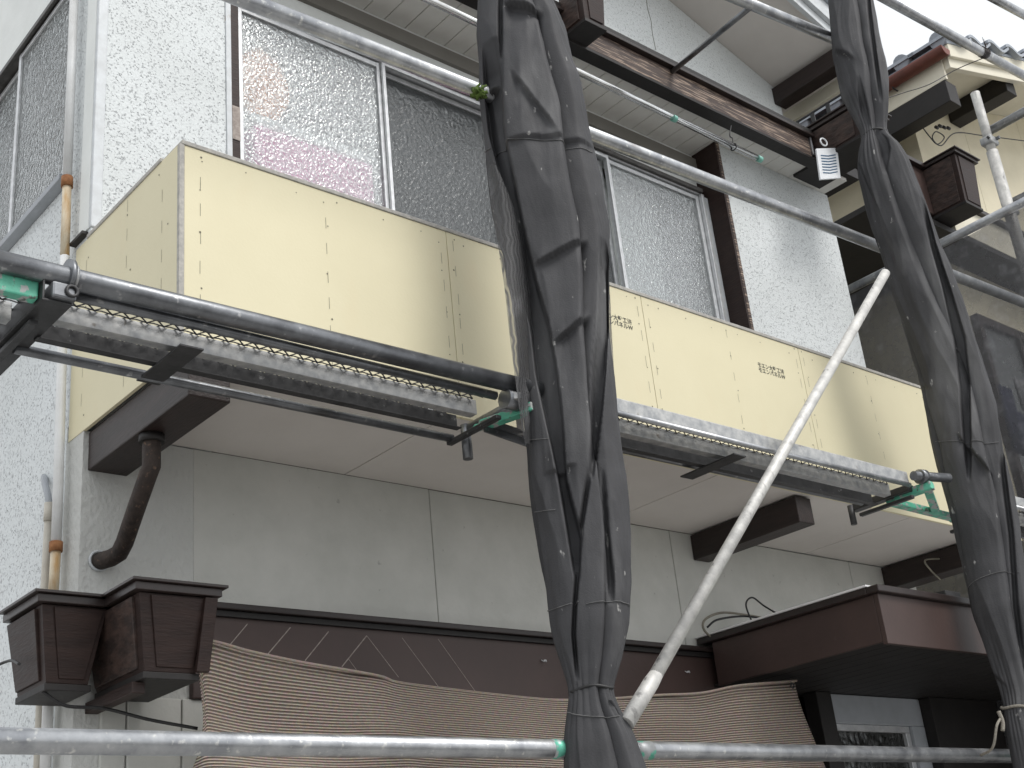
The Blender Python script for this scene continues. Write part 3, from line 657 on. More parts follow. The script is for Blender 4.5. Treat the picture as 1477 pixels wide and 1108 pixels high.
# wall tie rod
ra, rb = onY(1083, 10, SY), onY(970, 103, 3.095)
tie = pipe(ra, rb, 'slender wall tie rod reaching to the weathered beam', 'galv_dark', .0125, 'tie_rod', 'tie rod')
MB().tube([rb.lerp(ra, -.01), rb.lerp(ra, .10)], .006, 10).build('screw_tip', 'rust', tie)
# diagonal brace
ba, bb = onY(1277, 394, SY - .125), onY(868, 1100, SY - .125)
br = pipe(ba, onY(945, 975, SY - .125), 'pale grey diagonal brace between the two net bundles', 'galv_pale', .0185, 'diagonal_brace', 'brace')
k0, k1 = onY(947, 972, SY - .125), onY(903, 1044, SY - .125)
MB().tube([k0, k0.lerp(k1, .2), k1], .0205, 20, rs=[.0182, .0215, .0215]).build('brace_end', 'galv_pale', br)
# uprights (inside the net bundles)
U1 = (2.385, 2.37); U2 = (4.488, 2.38)
for (ux, uy), lb in ((U1, 'upright scaffold pole wrapped by the net bundle in front of the window'), (U2, 'upright scaffold pole wrapped by the net bundle beside the entrance canopy')):
    pipe((ux, uy, GZ), (ux, uy, 5.2), lb, 'galv', .0243, 'scaffold_upright', 'pole')
# right hand upright with clamps, between the houses
XQ = 5.9
qa, qb = onX(1409, 133, XQ), onX(1500, 470, XQ)
up = pipe((XQ, qb.y, GZ), (XQ, qb.y, onX(1438, 215, XQ).z), 'galvanised scaffold upright with couplers between the two houses', 'galv_pale', .030, 'scaffold_upright', 'pole')
def upz(y_, x_): return onX(x_, y_, XQ).z
UY = qb.y
UYq = onX(1440, 250, XQ).y
up.location.y = UYq - UY
MB().tube([(XQ, UY, onX(1438, 215, XQ).z), (XQ, UY, onX(1409, 133, XQ).z)], .0245, 24).build('joint_spigot', 'galv_pale', up)
for x_, y_ in ((1433, 202), (1457, 305)): clamp(up, (XQ, UY, upz(y_, x_)), 'galv_zinc', .042)
c1 = onX(1433, 186, XQ + .05); pipe((XQ + .05, UYq + .0, c1.z), (XQ + .05, UYq - 1.3, c1.z + .0), 'short scaffold rail clamped near the top of the upright between the houses', 'galv')
c2 = onX(1440, 310, XQ - .05)
lat = pipe((XQ - .05, UYq - .9, c2.z), (XQ - .05, 4.6, c2.z), 'scaffold rail running back between the houses above the spread net', 'galv')
lat2 = pipe((XQ + .05, UYq - .9, c2.z + .08), (XQ + .05, UYq + .02, c2.z + .08), 'short scaffold rail beside the lower coupler of the upright', 'galv')

# --- walk boards with expanded metal deck
def deck_mesh(x0, x1, y0, y1, z):
    mb = MB(); cw, chh = .042, .020
    nx = int((x1 - x0) / cw); ny = int((y1 - y0) / chh)
    for j in range(ny):
        for i in range(nx):
            cx = x0 + (i + .5 + (.5 if j % 2 else 0)) * cw; cy = y0 + (j + .5) * chh
            if cx + cw / 2 > x1: continue
            for sx in (-1, 1):
                a_ = Vector((cx + sx * cw / 2, cy, z - .004)); b_ = Vector((cx, cy + chh * .5, z + .004)); 
                mb.bar(a_, b_, .0028, .0022)
                b_ = Vector((cx, cy - chh * .5, z + .004)); mb.bar(a_, b_, .0028, .0022)
    return mb
def walk_board(x0, x1, y0, wd, z, label, near_box=False, straps=(), fz=0.0):
    t_ = thing('walk_board', label, 'scaffold board', 'steel scaffold boards in front of the balcony')
    ys_ = y0 + wd * (.30 if near_box else .24); yd_ = y0 + wd * .68
    if near_box:
        MB().box(x0, x1, y0 - .004, y0 + .012, z - .004, z + .046).build('side_rail', 'galv_zinc', t_, .004)
        MB().tube([(x0, y0 - .002, z - .004), (x1, y0 - .002, z - .004)], .009, 12).build('side_rail', 'galv', t_)
    else:
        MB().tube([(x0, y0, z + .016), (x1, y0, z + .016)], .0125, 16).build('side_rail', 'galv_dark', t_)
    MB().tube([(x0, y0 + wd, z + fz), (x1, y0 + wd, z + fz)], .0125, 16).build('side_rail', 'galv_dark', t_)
    zc = MB().box(x0 + .02, x1 - .03, ys_, ys_ + .004, z - .027, z + .0155); zc.box(x0 + .02, x1 - .03, ys_ + .004, ys_ + .03, z - .027, z - .024)
    zc.build('stiffener', 'galv_zinc', t_, .001)
    zc = MB().box(x0 + .02, x1 - .03, yd_, yd_ + .004, z - .042, z + .004); zc.box(x0 + .02, x1 - .03, yd_ - .02, yd_, z - .042, z - .039)
    zc.build('stiffener', 'black_steel', t_, .001)
    deck_mesh(x0 + .01, x1 - .01, y0 + .012, y0 + wd - .01, z + .018).build('mesh_deck', 'black_steel', t_)
    for e in ((x0, x1) if near_box else (x1,)):
        MB().box(e - .010, e + .010, y0 - .006, y0 + wd + .015, z - .056, z - .043).build('end_bar', 'black_steel', t_, .003)
    for sx in straps:
        MB().box(sx - .030, sx + .030, y0 - .004, y0 + wd + .018, z - .049, z - .044).build('cross_strap', 'black_steel', t_, .001)
    return t_
zL = 1.372
s1 = onZ(265, 510, zL - .046).x
wl_ = walk_board(.94, 2.195, 2.455, .205, zL, 'steel scaffold board below the dark rail, carrying a white peg', False, (s1,), -.038)
s2 = onZ(1040, 667, 1.334).x
walk_board(2.56, 4.08, 2.365, .21, 1.378, 'steel scaffold board crossed by the pale diagonal brace', True, (s2,), -.004)
walk_board(4.72, 5.9, 2.36, .225, 1.392, 'steel scaffold board beyond the net bundle beside the canopy', True, ())
lb0 = walk_board(-.3, .92, 2.50, .20, zL, 'steel scaffold board behind the flaking green ledger bar', False, ())
# plastic peg hanging below the board
pg = onY(621, 590, 2.62)
tag(MB().tube([pg + Vector((0, 0, .02)), pg + Vector((0, 0, .006)), pg, pg + Vector((0, 0, -.012))], .004, 10, rs=[.003, .003, .008, .008]).build('peg', 'white_plastic'), 'small white plastic peg hanging under the scaffold board', 'peg')
# left end bracket: black arm + green ledger
arm = thing('bracket_arm', 'black steel cross arm joined to the flaking green ledger bar', 'bracket')
xa = onZ(80, 440, zL - .02).x
MB().box(xa - .045, xa + .02, SY - .03, 3.2, zL - .036, zL - .031).build('plate', 'black_steel', arm, .001)
MB().box(xa - .045, xa - .040, SY - .03, 3.2, zL - .031, zL + .02).build('flange', 'black_steel', arm, .001)
MB().box(xa - .03, xa + .025, SY - .045, SY + .005, zL - .03, zL + .008).build('socket', 'galv_dark', arm, .006)
MB().torus((xa + .012, SY - .048, zL - .01), (0, 1, 0), .012, .004, 16, 6).build('pin_ring', 'black_steel', arm)
gl_ = MB().box(.30, xa - .046, SY - .012, SY + .018, zL - .028, zL + .018).build('green_ledger', 'green_paint', None, .004)
tag(gl_, 'flaking green ledger bar below the dark rail', 'ledger')
# middle bracket: tube arm, pin, green brace
mbk = thing('scaffold_bracket', 'grey bracket with green brace behind the tall net bundle', 'bracket', 'brackets carrying the scaffold boards')
xm = 2.255
MB().tube([(xm, SY - .03, zL - .004), (xm, 2.64, zL - .004)], .0185, 20).build('arm', 'galv_dark', mbk)
MB().tube([(xm - .01, 2.655, zL + .01), (xm - .01, 2.655, zL - .03), (xm - .01, 2.655, zL - .095)], .015, 16).build('pin', 'galv_dark', mbk)
MB().tube([(xm - .05, SY - .01, zL + .0), (xm + .02, SY - .01, zL + .0)], .028, 16).build('collar', 'galv_dark', mbk)
g0 = onZ(688, 613, zL - .03); g1 = onZ(752, 588, zL - .02)
MB().bar(g0 + Vector((.015, 0, 0)), g1 + Vector((.03, -.02, 0)), .032, .026).build('green_brace', 'green_paint', mbk, .003)
MB().bar(onZ(698, 607, zL - .035), onZ(775, 632, zL - .035), .03, .006).build('strut', 'galv_dark', mbk, .001)
MB().bar(onZ(698, 616, zL - .045), onZ(775, 643, zL - .045), .006, .03).build('strut', 'galv_dark', mbk, .001)
MB().bar(onZ(746, 570, zL - .0), onZ(751, 624, zL - .03), .02, .02).build('strut', 'galv_zinc', mbk, .001)
MB().torus(onZ(690, 617, zL - .03), (.2, .1, 1), .012, .005, 16, 6).build('ring', 'green_paint', mbk)
# right bracket
rbk = thing('scaffold_bracket', 'grey bracket with flaking green triangle beside the lower end of the brace net', 'bracket', 'brackets carrying the scaffold boards')
rbk['label'] = 'bracket with flaking green steel triangle near the dusty knotted net'
xr = 4.115
zR = 1.392
MB().box(xr - .02, xr + .02, 2.38, 2.64, zR - .032, zR - .006).build('arm', 'black_steel', rbk, .003)
MB().tube([(xr - .02, 2.635, zR - .01), (xr - .02, 2.635, zR - .085)], .012, 14).build('pin', 'black_steel', rbk)
jc = onZ(1332, 688, zR + .01)
MB().tube([jc + Vector((-.05, .01, 0)), jc + Vector((.14, -.02, .01))], .0175, 18).build('coupler_pipe', 'galv_dark', rbk)
MB().tube([jc + Vector((-.02, .006, 0)), jc + Vector((.01, .002, .002))], .027, 18).build('collar', 'galv_dark', rbk)
MB().bar(onZ(1292, 718, zR - .03), onZ(1345, 700, zR - .025), .036, .03).build('green_brace', 'green_paint', rbk, .003)
MB().bar(onZ(1284, 724, zR - .04), onZ(1395, 752, zR - .04), .036, .022).build('green_brace', 'green_paint', rbk, .003)
MB().bar(onZ(1336, 700, zR - .02), onZ(1350, 738, zR - .04), .03, .03).build('green_brace', 'green_paint', rbk, .003)

# ================================================================== BUNDLED NETS
def bundle(rows, Yc, label, folds, seed, depth=.62, ties=(), seams=(), bands=(), creases=(), name='net_bundle', NZ=520, NT=300):
    rows = sorted(rows); ys = [r[0] for r in rows]
    def at(y):
        for i in range(len(rows) - 1):
            if rows[i][0] <= y <= rows[i + 1][0]:
                t = (y - rows[i][0]) / (rows[i + 1][0] - rows[i][0]); return [rows[i][k] + (rows[i + 1][k] - rows[i][k]) * t for k in (1, 2)]
        return rows[-1][1:3]
    def sm(y, s_=7):
        a = [at(min(max(y + d_, ys[0]), ys[-1])) for d_ in (-s_, 0, s_)]; return [sum(q[k] for q in a) / 3 for k in (0, 1)]
    th = thing(name, label, 'net')
    def band_at(b, y):
        if y < b[0][0] or y > b[-1][0]: return None
        for i in range(len(b) - 1):
            if b[i][0] <= y <= b[i + 1][0]:
                t = (y - b[i][0]) / (b[i + 1][0] - b[i][0]); return [b[i][k] + (b[i + 1][k] - b[i][k]) * t for k in (1, 2)] + [min(1, (y - b[0][0]) / 40, (b[-1][0] - y) / 40)]
    def sst(t): t = min(1, max(0, t)); return t * t * (3 - 2 * t)
    mb = MB(); ctr = []
    for j in range(NZ + 1):
        y = ys[0] + (ys[-1] - ys[0]) * j / NZ; xl, xr = sm(y)
        c = onY((xl + xr) / 2, y, Yc); v = Vector((c.x, c.y, 0)).normalized(); u = Vector((v.y, -v.x, 0))
        def hit(x_):
            d = ray(x_, y); t = c.dot(v) / d.dot(v); return (d * t - c).dot(u)
        wv = (hit(xr) - hit(xl)) / 2 * 1.07; ctr.append((c, u, v, wv))
        pinch = 0
        for ty in ties: pinch = max(pinch, math.exp(-((y - ty) / 55) ** 2))
        zz = c.z; bnow = [(band_at(b, y), dp) for b, dp in bands]; bnow = [(b, dp) for b, dp in bnow if b]
        for k in range(NT):
            a = 2 * math.pi * k / NT
            # fold field: flat-sided pleats with sharp edges that drift with height and lean over each other
            ca, sa = math.cos(a), math.sin(a)
            ph = a + .55 * noise.noise(Vector((ca * .9, sa * .9, zz * .75 + seed * 3))) + .12 * math.sin(2 * a + seed)
            q_ = (folds * ph / (2 * math.pi) + seed * .37 + .30 * noise.noise(Vector((zz * .9, seed, 0)))) % 1.0
            tri = abs(2 * q_ - 1)                                   # 1 at the pleat edge, 0 in the middle
            amp = .5 + .5 * noise.noise(Vector((ca * 1.1 + 7, sa * 1.1, zz * .8 + seed)))
            rad = 1.0 - (.14 + .46 * amp + .10 * pinch) * (max(0, tri - .62) / .38) ** 1.3
            rad += .05 * noise.noise(Vector((ca * 1.6, sa * 1.6, zz * 2.0 + seed)))
            # crumples: short sharp ridges
            n_a = noise.noise(Vector((ca * 1.9 + zz * .9, sa * 1.9, zz * 2.2 + seed * 2)))
            n_b = noise.noise(Vector((ca * 4.2 - zz * 2.6, sa * 4.2 + 3, zz * 5.4 + seed * 5)))
            n_c = noise.noise(Vector((ca * 9 + zz * 3, sa * 9 - 5, zz * 11 + seed)))
            rad += .15 * (.22 - abs(n_a)) + .055 * (.22 - abs(n_b)) * (.5 + n_a) + .010 * (.2 - abs(n_c))
            if pinch > .02: rad += .07 * pinch * abs(math.sin(9 * ph + 2 * math.sin(a * 3))) - .03 * pinch
            lean = .20 * (q_ - .5) * (.4 + amp)
            aa = a + lean
            push = 0.0
            if sa < .15:
                xp = (xl + xr) / 2 + math.cos(aa) * rad * (xr - xl) / 2
                for (b0, b1, fd), dp in bnow:
                    push = max(push, dp * fd * sst((xp - b0) / 3.5 + .5) * sst((b1 - xp) / 3.5 + .5))
                for (x0, y0), (x1, y1), hh in creases:
                    if x0 - 6 < xp < x1 + 6:
                        yl = y0 + (y1 - y0) * (xp - x0) / (x1 - x0); e = sst((xp - x0 + 6) / 14) * sst((x1 + 6 - xp) / 14); dy_ = y - yl
                        push += hh * e * (math.exp(-dy_ / 26) * sst(dy_ / 9 + .5) if dy_ > 0 else (.5 if dy_ > -1e-9 else 0) - .6 * math.exp(dy_ / 16) + sst(dy_ / 9 + .5) * .6)
            mb.v.append(tuple(c + u * (wv * rad * math.cos(aa)) + v * (max(wv, .05) * depth * rad * math.sin(aa) + push)))
    for j in range(NZ):
        for k in range(NT):
            a = j * NT + k; b = j * NT + (k + 1) % NT; mb.f.append((a, b, b + NT, a + NT))
    mb.smooth = True
    mb.build('sheet', 'net', th)
    for sy, a0, a1 in seams:
        j = int((sy - ys[0]) / (ys[-1] - ys[0]) * NZ); c, u, v, wv = ctr[j]
        ks = range(int(NT * a0), int(NT * a1)); P_ = []
        for k in ks:
            jf = j + 5 * math.sin((k - ks[0]) / NT * 7 + sy); j0 = int(jf); P_.append(Vector(mb.v[j0 * NT + k % NT]).lerp(Vector(mb.v[(j0 + 1) * NT + k % NT]), jf - j0))
        MB().tube([p + (p - Vector((c.x, c.y, p.z))).normalized() * .002 for p in P_], .0013, 5).build('seam', 'net_seam', th)
    return th, ctr, ys, NZ
def tie_ring(th, ctr, ys, NZ, y, mat, r=.004, depth=.62, grow=.97, nm='tie_rope', tilt=0):
    j = int((y - ys[0]) / (ys[-1] - ys[0]) * NZ); c, u, v, wv = ctr[j]
    pts = []
    for k in range(41):
        a = 2 * math.pi * k / 40
        pts.append(c + u * wv * grow * math.cos(a) + v * max(wv, .05) * depth * grow * math.sin(a) + Vector((0, 0, .004 * math.sin(3 * a) + tilt * math.cos(a))))
    return MB().tube(pts, r, 8).build(nm, mat, th)
rows1 = [(-40, 692, 775), (0, 691, 792), (40, 691, 813), (100, 694, 826), (170, 697, 845), (238, 702, 857), (300, 711, 866), (345, 722, 873), (420, 736, 876), (480, 745, 876), (545, 752, 880), (600, 756, 884),
         (650, 760, 890), (700, 764, 899), (780, 776, 906), (850, 787, 906), (905, 798, 903), (950, 812, 894), (985, 822, 884), (1000, 824, 881), (1022, 822, 889), (1060, 817, 910), (1108, 816, 927), (1150, 815, 938)]
t1, ctr, ys, NZ = bundle(rows1, 2.37, 'dark grey scaffold net tied in a long bundle before the window', 3, 1.3, ties=(998,), seams=((225, .52, .98), (640, .52, .70), (735, .52, .68), (868, .52, .72), (890, .74, .98), (1030, .55, .9)),
    bands=(([(70, 701, 724), (130, 703, 728), (190, 710, 731), (240, 722, 740), (345, 742, 761), (420, 757, 778), (480, 770, 794), (545, 777, 805), (600, 788, 812), (700, 809, 819), (780, 822, 839), (850, 832, 838)], .060),
           ([(360, 862, 870), (400, 861, 877), (480, 858, 874), (545, 854, 871), (600, 853, 867), (660, 852, 860), (710, 850, 855)], .045),
           ([(690, 848, 854), (771, 837, 842), (875, 829, 834), (918, 827, 832), (985, 833, 837)], .035),
           ([(690, 866, 869), (770, 871, 875), (850, 875, 884), (885, 877, 884)], .03), ([(-40, 722, 728), (60, 724, 729), (160, 727, 731), (230, 731, 735)], .03)),
    creases=(((778, 398), (842, 370), .018), ((805, 507), (846, 476), .022), ((697, 132), (722, 128), .03), ((735, 26), (779, 43), .03), ((737, 222), (852, 225), .010), ((745, 130), (800, 210), .014), ((792, 690), (830, 684), .010)))
tie_ring(t1, ctr, ys, NZ, 996, 'cable', .0045, grow=1.0)
def flap(parent, pts, Yd, mat):
    """pts: list of (y, xa, xb) strips on plane Y=Yd, lightly curled"""
    mb = MB(); n = 8
    for y, xa, xb in pts:
        for k in range(n + 1):
            t = k / n; x_ = xa + (xb - xa) * t; p = onY(x_, y, Yd + .02 * math.sin(t * 3.0 + y * .008)); mb.v.append(tuple(p))
    for j in range(len(pts) - 1):
        for k in range(n): a = j * (n + 1) + k; mb.f.append((a, a + n + 1, a + n + 2, a + 1))
    mb.smooth = True; o = mb.build('loose_edge', mat, parent); md = o.modifiers.new('sub', 'SUBSURF'); md.levels = 1; md.render_levels = 2
    return o
flap(t1, [(238, 702, 716), (300, 709, 742), (345, 717, 758), (420, 729, 765), (480, 734, 770), (545, 743, 772), (600, 750, 770), (640, 757, 768)], 2.40, 'net_sheer')
flap(t1, [(340, 862, 873), (400, 856, 879), (470, 855, 882), (545, 862, 886), (600, 866, 892), (660, 868, 897), (720, 874, 903)], 2.41, 'net_sheer')
flap(t1, [(1010, 868, 884), (1040, 880, 904), (1075, 888, 918), (1108, 893, 930), (1150, 898, 945)], 2.33, 'net')
rows2 = [(-40, 1193, 1252), (0, 1195, 1257), (35, 1197, 1264), (70, 1200, 1269), (100, 1206, 1278), (130, 1213, 1281), (165, 1231, 1282), (192, 1243, 1279), (200, 1242, 1281), (215, 1237, 1297), (240, 1236, 1310), (290, 1249, 1329), (340, 1264, 1346),
         (360, 1271, 1353), (420, 1285, 1377), (480, 1305, 1400), (540, 1324, 1421), (600, 1338, 1437), (660, 1352, 1446), (720, 1369, 1461), (800, 1387, 1475), (880, 1402, 1488), (940, 1423, 1494), (1000, 1444, 1499), (1025, 1449, 1495), (1060, 1453, 1508), (1108, 1461, 1520), (1150, 1466, 1530)]
t2, ctr, ys, NZ = bundle(rows2, 2.32, 'dusty grey scaffold net knotted twice beside the entrance canopy', 3, 4.1, depth=.66, ties=(195, 1024), seams=((640, .55, .95), (845, .55, .9)),
    bands=(([(120, 1238, 1243), (160, 1243, 1252), (192, 1252, 1258)], .03), ([(196, 1262, 1270), (210, 1265, 1281), (225, 1270, 1285), (262, 1277, 1281)], .035), ([(-40, 1247, 1250), (60, 1257, 1261), (160, 1271, 1275)], .03),
           ([(300, 1327, 1332), (370, 1344, 1351), (430, 1361, 1371), (500, 1378, 1392), (566, 1386, 1400), (640, 1392, 1402), (700, 1398, 1402)], .05),
           ([(620, 1440, 1446), (680, 1442, 1448), (780, 1455, 1461), (880, 1462, 1468), (960, 1473, 1478)], .035)),
    creases=(((1386, 637), (1428, 690), .02), ((1240, 232), (1268, 300), .014), ((1205, 70), (1232, 92), .018), ((1290, 520), (1345, 560), .010), ((1395, 930), (1450, 985), .012)))
tie_ring(t2, ctr, ys, NZ, 194, 'cable', .004, .66, .96)
tie_ring(t2, ctr, ys, NZ, 1024, 'rope', .005, .66, 1.08, tilt=-.012)
kn = onY(1446, 1050, 2.27)
MB().tube(crv([kn + Vector((0, 0, .055)), kn + Vector((.003, -.004, .02)), kn + Vector((-.004, 0, -.01))], 5), .007, 8).build('rope_end', 'rope', t2)
MB().tube(crv([kn + Vector((0, 0, .03)), kn + Vector((-.035, .0, .005)), kn + Vector((-.04, .03, -.06)), kn + Vector((-.02, .09, -.075))], 6), .0045, 8).build('rope_loop', 'rope', t2)
flap(t2, [(340, 1346, 1350), (380, 1352, 1372), (420, 1366, 1384), (480, 1388, 1404), (560, 1412, 1426), (640, 1432, 1444), (720, 1450, 1466)], 2.28, 'net')
# spread, see-through net hanging from the lateral rail
sn = MB(); NI, NJ = 40, 30
for j in range(NJ + 1):
    for i in range(NI + 1):
        u = i / NI; v = j / NJ
        y = UYq - .5 + u * (4.5 - UYq + .5); z = c2.z - .03 - v * 2.6
        sn.v.append((XQ - .05 + .02 * math.sin(u * 23 + v * 2) * (.3 + v) + .02 * noise.noise(Vector((u * 6, v * 6, 2))), y, z))
for j in range(NJ):
    for i in range(NI): a = j * (NI + 1) + i; sn.f.append((a, a + 1, a + NI + 2, a + NI + 1))
sn.smooth = True
tag(sn.build('spread_net', 'net_spread'), 'see-through dark mesh net hanging between the two houses', 'net')

# ================================================================== LAUNDRY POLE, TAG, CABLES
la, lb_ = onY(560, -28, 3.08), onY(1092, 228, 3.08)
lp_ = pipe(la, lb_, 'shiny steel laundry pole hung below the eave', 'steel_pole', .0150, 'laundry_pole', 'pole')
d_ = (lb_ - la).normalized()
MB().tube([lb_, lb_ + d_ * .03, lb_ + d_ * .034], .016, 18, rs=[.0163, .016, .010]).build('end_cap', 'mint_plastic', lp_)
j_ = onY(972, 171, 3.08); MB().tube([j_ - d_ * .01, j_ + d_ * .012], .0168, 18).build('joint_ring', 'mint_plastic', lp_)
h_ = onY(1058, 212, 3.08)
hkm = MB().torus(h_, d_, .018, .003, 18, 6); hkm.tube(crv([h_ + Vector((0, 0, .018)), h_ + Vector((.004, .0, .05)), h_ + Vector((-.012, .0, .06)), onY(1055, 184, 3.1) + Vector((0, 0, .01))], 6), .003, 6)
hkm.build('pole_hook', 'cable', lp_)
# tag with wavy stripes
ty = 3.0
tg = thing('repellent_tag', 'white hanging tag with blue chevron stripes at the beam end', 'tag')
tl, tr_, bl_, brr = [onY(x_, y_, ty) for x_, y_ in ((1178, 214), (1208, 213), (1184, 259), (1213, 257))]
pts = [tl, tr_, brr, bl_]
MB().hexa([Vector((p.x, ty, p.z)) for p in (bl_, brr)] + [Vector((p.x, ty + .012, p.z)) for p in (brr, bl_)] + [Vector((p.x, ty, p.z)) for p in (tl, tr_)] + [Vector((p.x, ty + .012, p.z)) for p in (tr_, tl)]).build('card', 'white_plastic', tg, .003)
for k in range(7):
    v = .22 + k * .092
    def P(u_, v_): return (tl.lerp(tr_, u_)).lerp(bl_.lerp(brr, u_), v_)
    sm_ = MB()
    for u0, u1, a0, a1 in ((.14, .5, 0, .030), (.5, .86, .030, 0)):
        q = [P(u0, v + a0), P(u1, v + a1), P(u1, v + a1 + .036), P(u0, v + a0 + .036)]
        sm_.add([Vector((p.x, ty - .0012, p.z)) for p in q], [(0, 1, 2, 3)])
    sm_.build('stripe', 'blue_print', tg)
rc = onY(1188, 205, ty + .004); MB().torus(rc, (.2, 1, 0), .022, .0042, 24, 8).build('ring', 'white_plastic', tg)
# cables
def cable(pts, r, label, mat='cable', n=8):
    return tag(MB().tube(crv(pts, n), r, 8).build('cable', mat), label, 'cable')
cable([onY(-10, 962, 3.38), onY(15, 953, 3.3), onY(28, 958, 3.2)], .004, 'short black cable stub leaving the side of the brown corner box')
cable([onY(62, 998, 3.20), onY(95, 1018, 3.2), onY(150, 1022, 3.2), onY(215, 1038, 3.18), onY(285, 1051, 3.12)], .0045, 'black cable sagging below the brown corner box')
cable([onY(1112, 990, 3.20), onY(1108, 955, 3.2), onY(1085, 938, 3.2), onY(1045, 928, 3.22), onY(1018, 912, 3.24), onY(1016, 895, 3.24), onY(1040, 884, 3.24), onY(1075, 887, 3.24), onY(1110, 893, 3.2)], .0048, 'beige looped cable over the drip cap beside the canopy', 'cable_beige')
cable([onY(1020, 905, 3.22), onY(1035, 894, 3.2), onY(1070, 889, 3.2), onY(1102, 892, 3.15)], .0042, 'black cable loop lying against the wall beside the canopy')
cable([onY(1112, 962, 3.19), onY(1100, 925, 3.18), onY(1084, 895, 3.18), onY(1076, 872, 3.18), onY(1085, 862, 3.18), onY(1102, 874, 3.16), onY(1122, 886, 3.1)], .0036, 'thin black cable arching above the canopy edge')
cable([onY(1367, 806, 3.0), onY(1335, 808, 3.0), onY(1342, 822, 3.0), onY(1356, 836, 3.0)], .004, 'beige cable bending under the balcony beam above the canopy', 'cable_beige')
st = onY(1366, 870, 2.9)
dv = thing('antenna_mast', 'short dark bracket standing on the canopy under the balcony', 'bracket')
MB().tube([(st.x, 2.9, 1.02), (st.x, 2.9, 1.16)], .022, 14, rs=[.03, .02]).build('stem', 'black_steel', dv)
MB().box(st.x - .06, st.x + .06, 2.86, 2.95, 1.16, 1.20).build('head', 'black_steel', dv, .006)
ms_ = MB(); mc = onY(686, 136, 2.45)
for k in range(26): ms_.tube([mc + Vector((random.uniform(-.02, .01), random.uniform(-.03, 0), random.uniform(-.022, .012))), mc + Vector((random.uniform(-.03, .02), random.uniform(-.04, .0), random.uniform(-.03, .02)))], random.uniform(.003, .007), 5)
tag(ms_.build('moss_clump', 'moss'), 'small clump of green moss on the upper rail beside the net', 'moss')

# ================================================================== NEIGHBOUR HOUSE
nb = thing('neighbour_house', 'cream neighbouring house with dark brown trim and grey tiled gable roof', 'house')
NX = 6.7; NVY = 2.975; NZE = 4.80; NGY = 3.45
def nz(x): return NZE + .02 + .30 * (x - NX)
def nslab(x0, x1, y0, y1, d0, d1):
    return MB().hexa([(x0, y0, nz(x0) + d0), (x1, y0, nz(x1) + d0), (x1, y1, nz(x1) + d0), (x0, y1, nz(x0) + d0), (x0, y0, nz(x0) + d1), (x1, y0, nz(x1) + d1), (x1, y1, nz(x1) + d1), (x0, y1, nz(x0) + d1)])
nslab(NX + .03, 10.2, NVY + .02, 10, -.02, .02).build('eave_soffit', 'cream_trim', nb, .002)
nslab(NX + .02, 10.2, NVY - .02, NVY + .019, -.10, .0).build('barge_board', 'cream_trim', nb, .003)
nslab(NX + .01, 10.2, NVY - .045, NVY - .021, -.03, .065).build('barge_board', 'cream_trim', nb, .003)
nslab(NX + .0, 10.2, NVY - .05, 10, .066, .09).build('roof', 'roof_tile', nb, .003)
MB().box(NX + .005, NX + .029, NVY + .02, 10, NZE - .14, NZE + .01).build('fascia_board', 'cream_trim', nb, .002)
# tiles along the verge, each lapping the next
tl_p = None
for k in range(13):
    x_ = NX - .03 + k * .27
    if tl_p is None:
        t = MB()
        N = 10
        for yy in (0, .30):
            for i in range(N + 1):
                u = i / N; zz = .05 + .028 * math.sin(u * math.pi * 2 + .6) + .018 * (1 - u)
                t.v += [(u * .30, yy, zz + .30 * u * .3 + .0), (u * .30, yy, zz + .30 * u * .3 - .022)]
        M_ = 2 * (N + 1)
        for i in range(N):
            a = 2 * i; t.f += [(a, a + 2, a + 2 + M_, a + M_), (a + 1, a + 1 + M_, a + 3 + M_, a + 3), (a, a + 1, a + 3, a + 2), (a + M_, a + 2 + M_, a + 3 + M_, a + 1 + M_)]
        t.f += [(0, M_, M_ + 1, 1), (2 * N, 2 * N + 1, 2 * N + 1 + M_, 2 * N + M_)]
        tl_p = t.build('roof_tile', 'roof_tile', nb); o = tl_p
    else: o = link_copy(tl_p, nb)
    o.location = (x_, NVY - .09, nz(x_) + .05)
    for r in range(1, 5):
        o2 = link_copy(tl_p, nb); o2.location = (x_, NVY - .09 + .26 * r, nz(x_) + .05 + .004 * r)
# eave tiles: rounded ends above the gutter
for k in range(14):
    y_ = NVY + .0 + k * .27
    pt = Vector((NX - .02, y_, NZE + .13))
    MB().tube([pt, pt + Vector((.5, 0, .15))], .055, 14).build('eave_tile', 'roof_tile', nb)
# gutter: half round, with brackets
gm = MB(); N = 12
for y_ in (NVY - .05, 10):
    for i in range(N + 1):
        a = math.pi + math.pi * i / N
        gm.v.append((NX - .045 + .05 * math.cos(a), y_, NZE + .03 + .05 * math.sin(a)))
for i in range(N): gm.f.append((i, i + 1, i + N + 2, i + N + 1))
gm.f.append(tuple(range(N + 1))); gm.smooth = True
go = gm.build('gutter', 'red_gutter', nb); md = go.modifiers.new('thick', 'SOLIDIFY'); md.thickness = .004
for k in range(6):
    y_ = NVY + .35 + k * .6
    MB().tube(crv([(NX + .005, y_, NZE - .03), (NX - .045, y_, NZE - .026), (NX - .101, y_, NZE + .035)], 5), .005, 6).build('gutter_bracket', 'black_steel', nb)
MB().box(NX + .005, NX + .13, NVY + .03, NGY + .4, NZE - .30, NZE - .141).build('purlin', 'dark_wood', nb, .004)
x2 = 2.2 * NGY
MB().box(x2, x2 + .13, NVY + .03, NGY - .001, nz(x2) - .155, nz(x2) - .021).build('purlin', 'dark_wood', nb, .004)
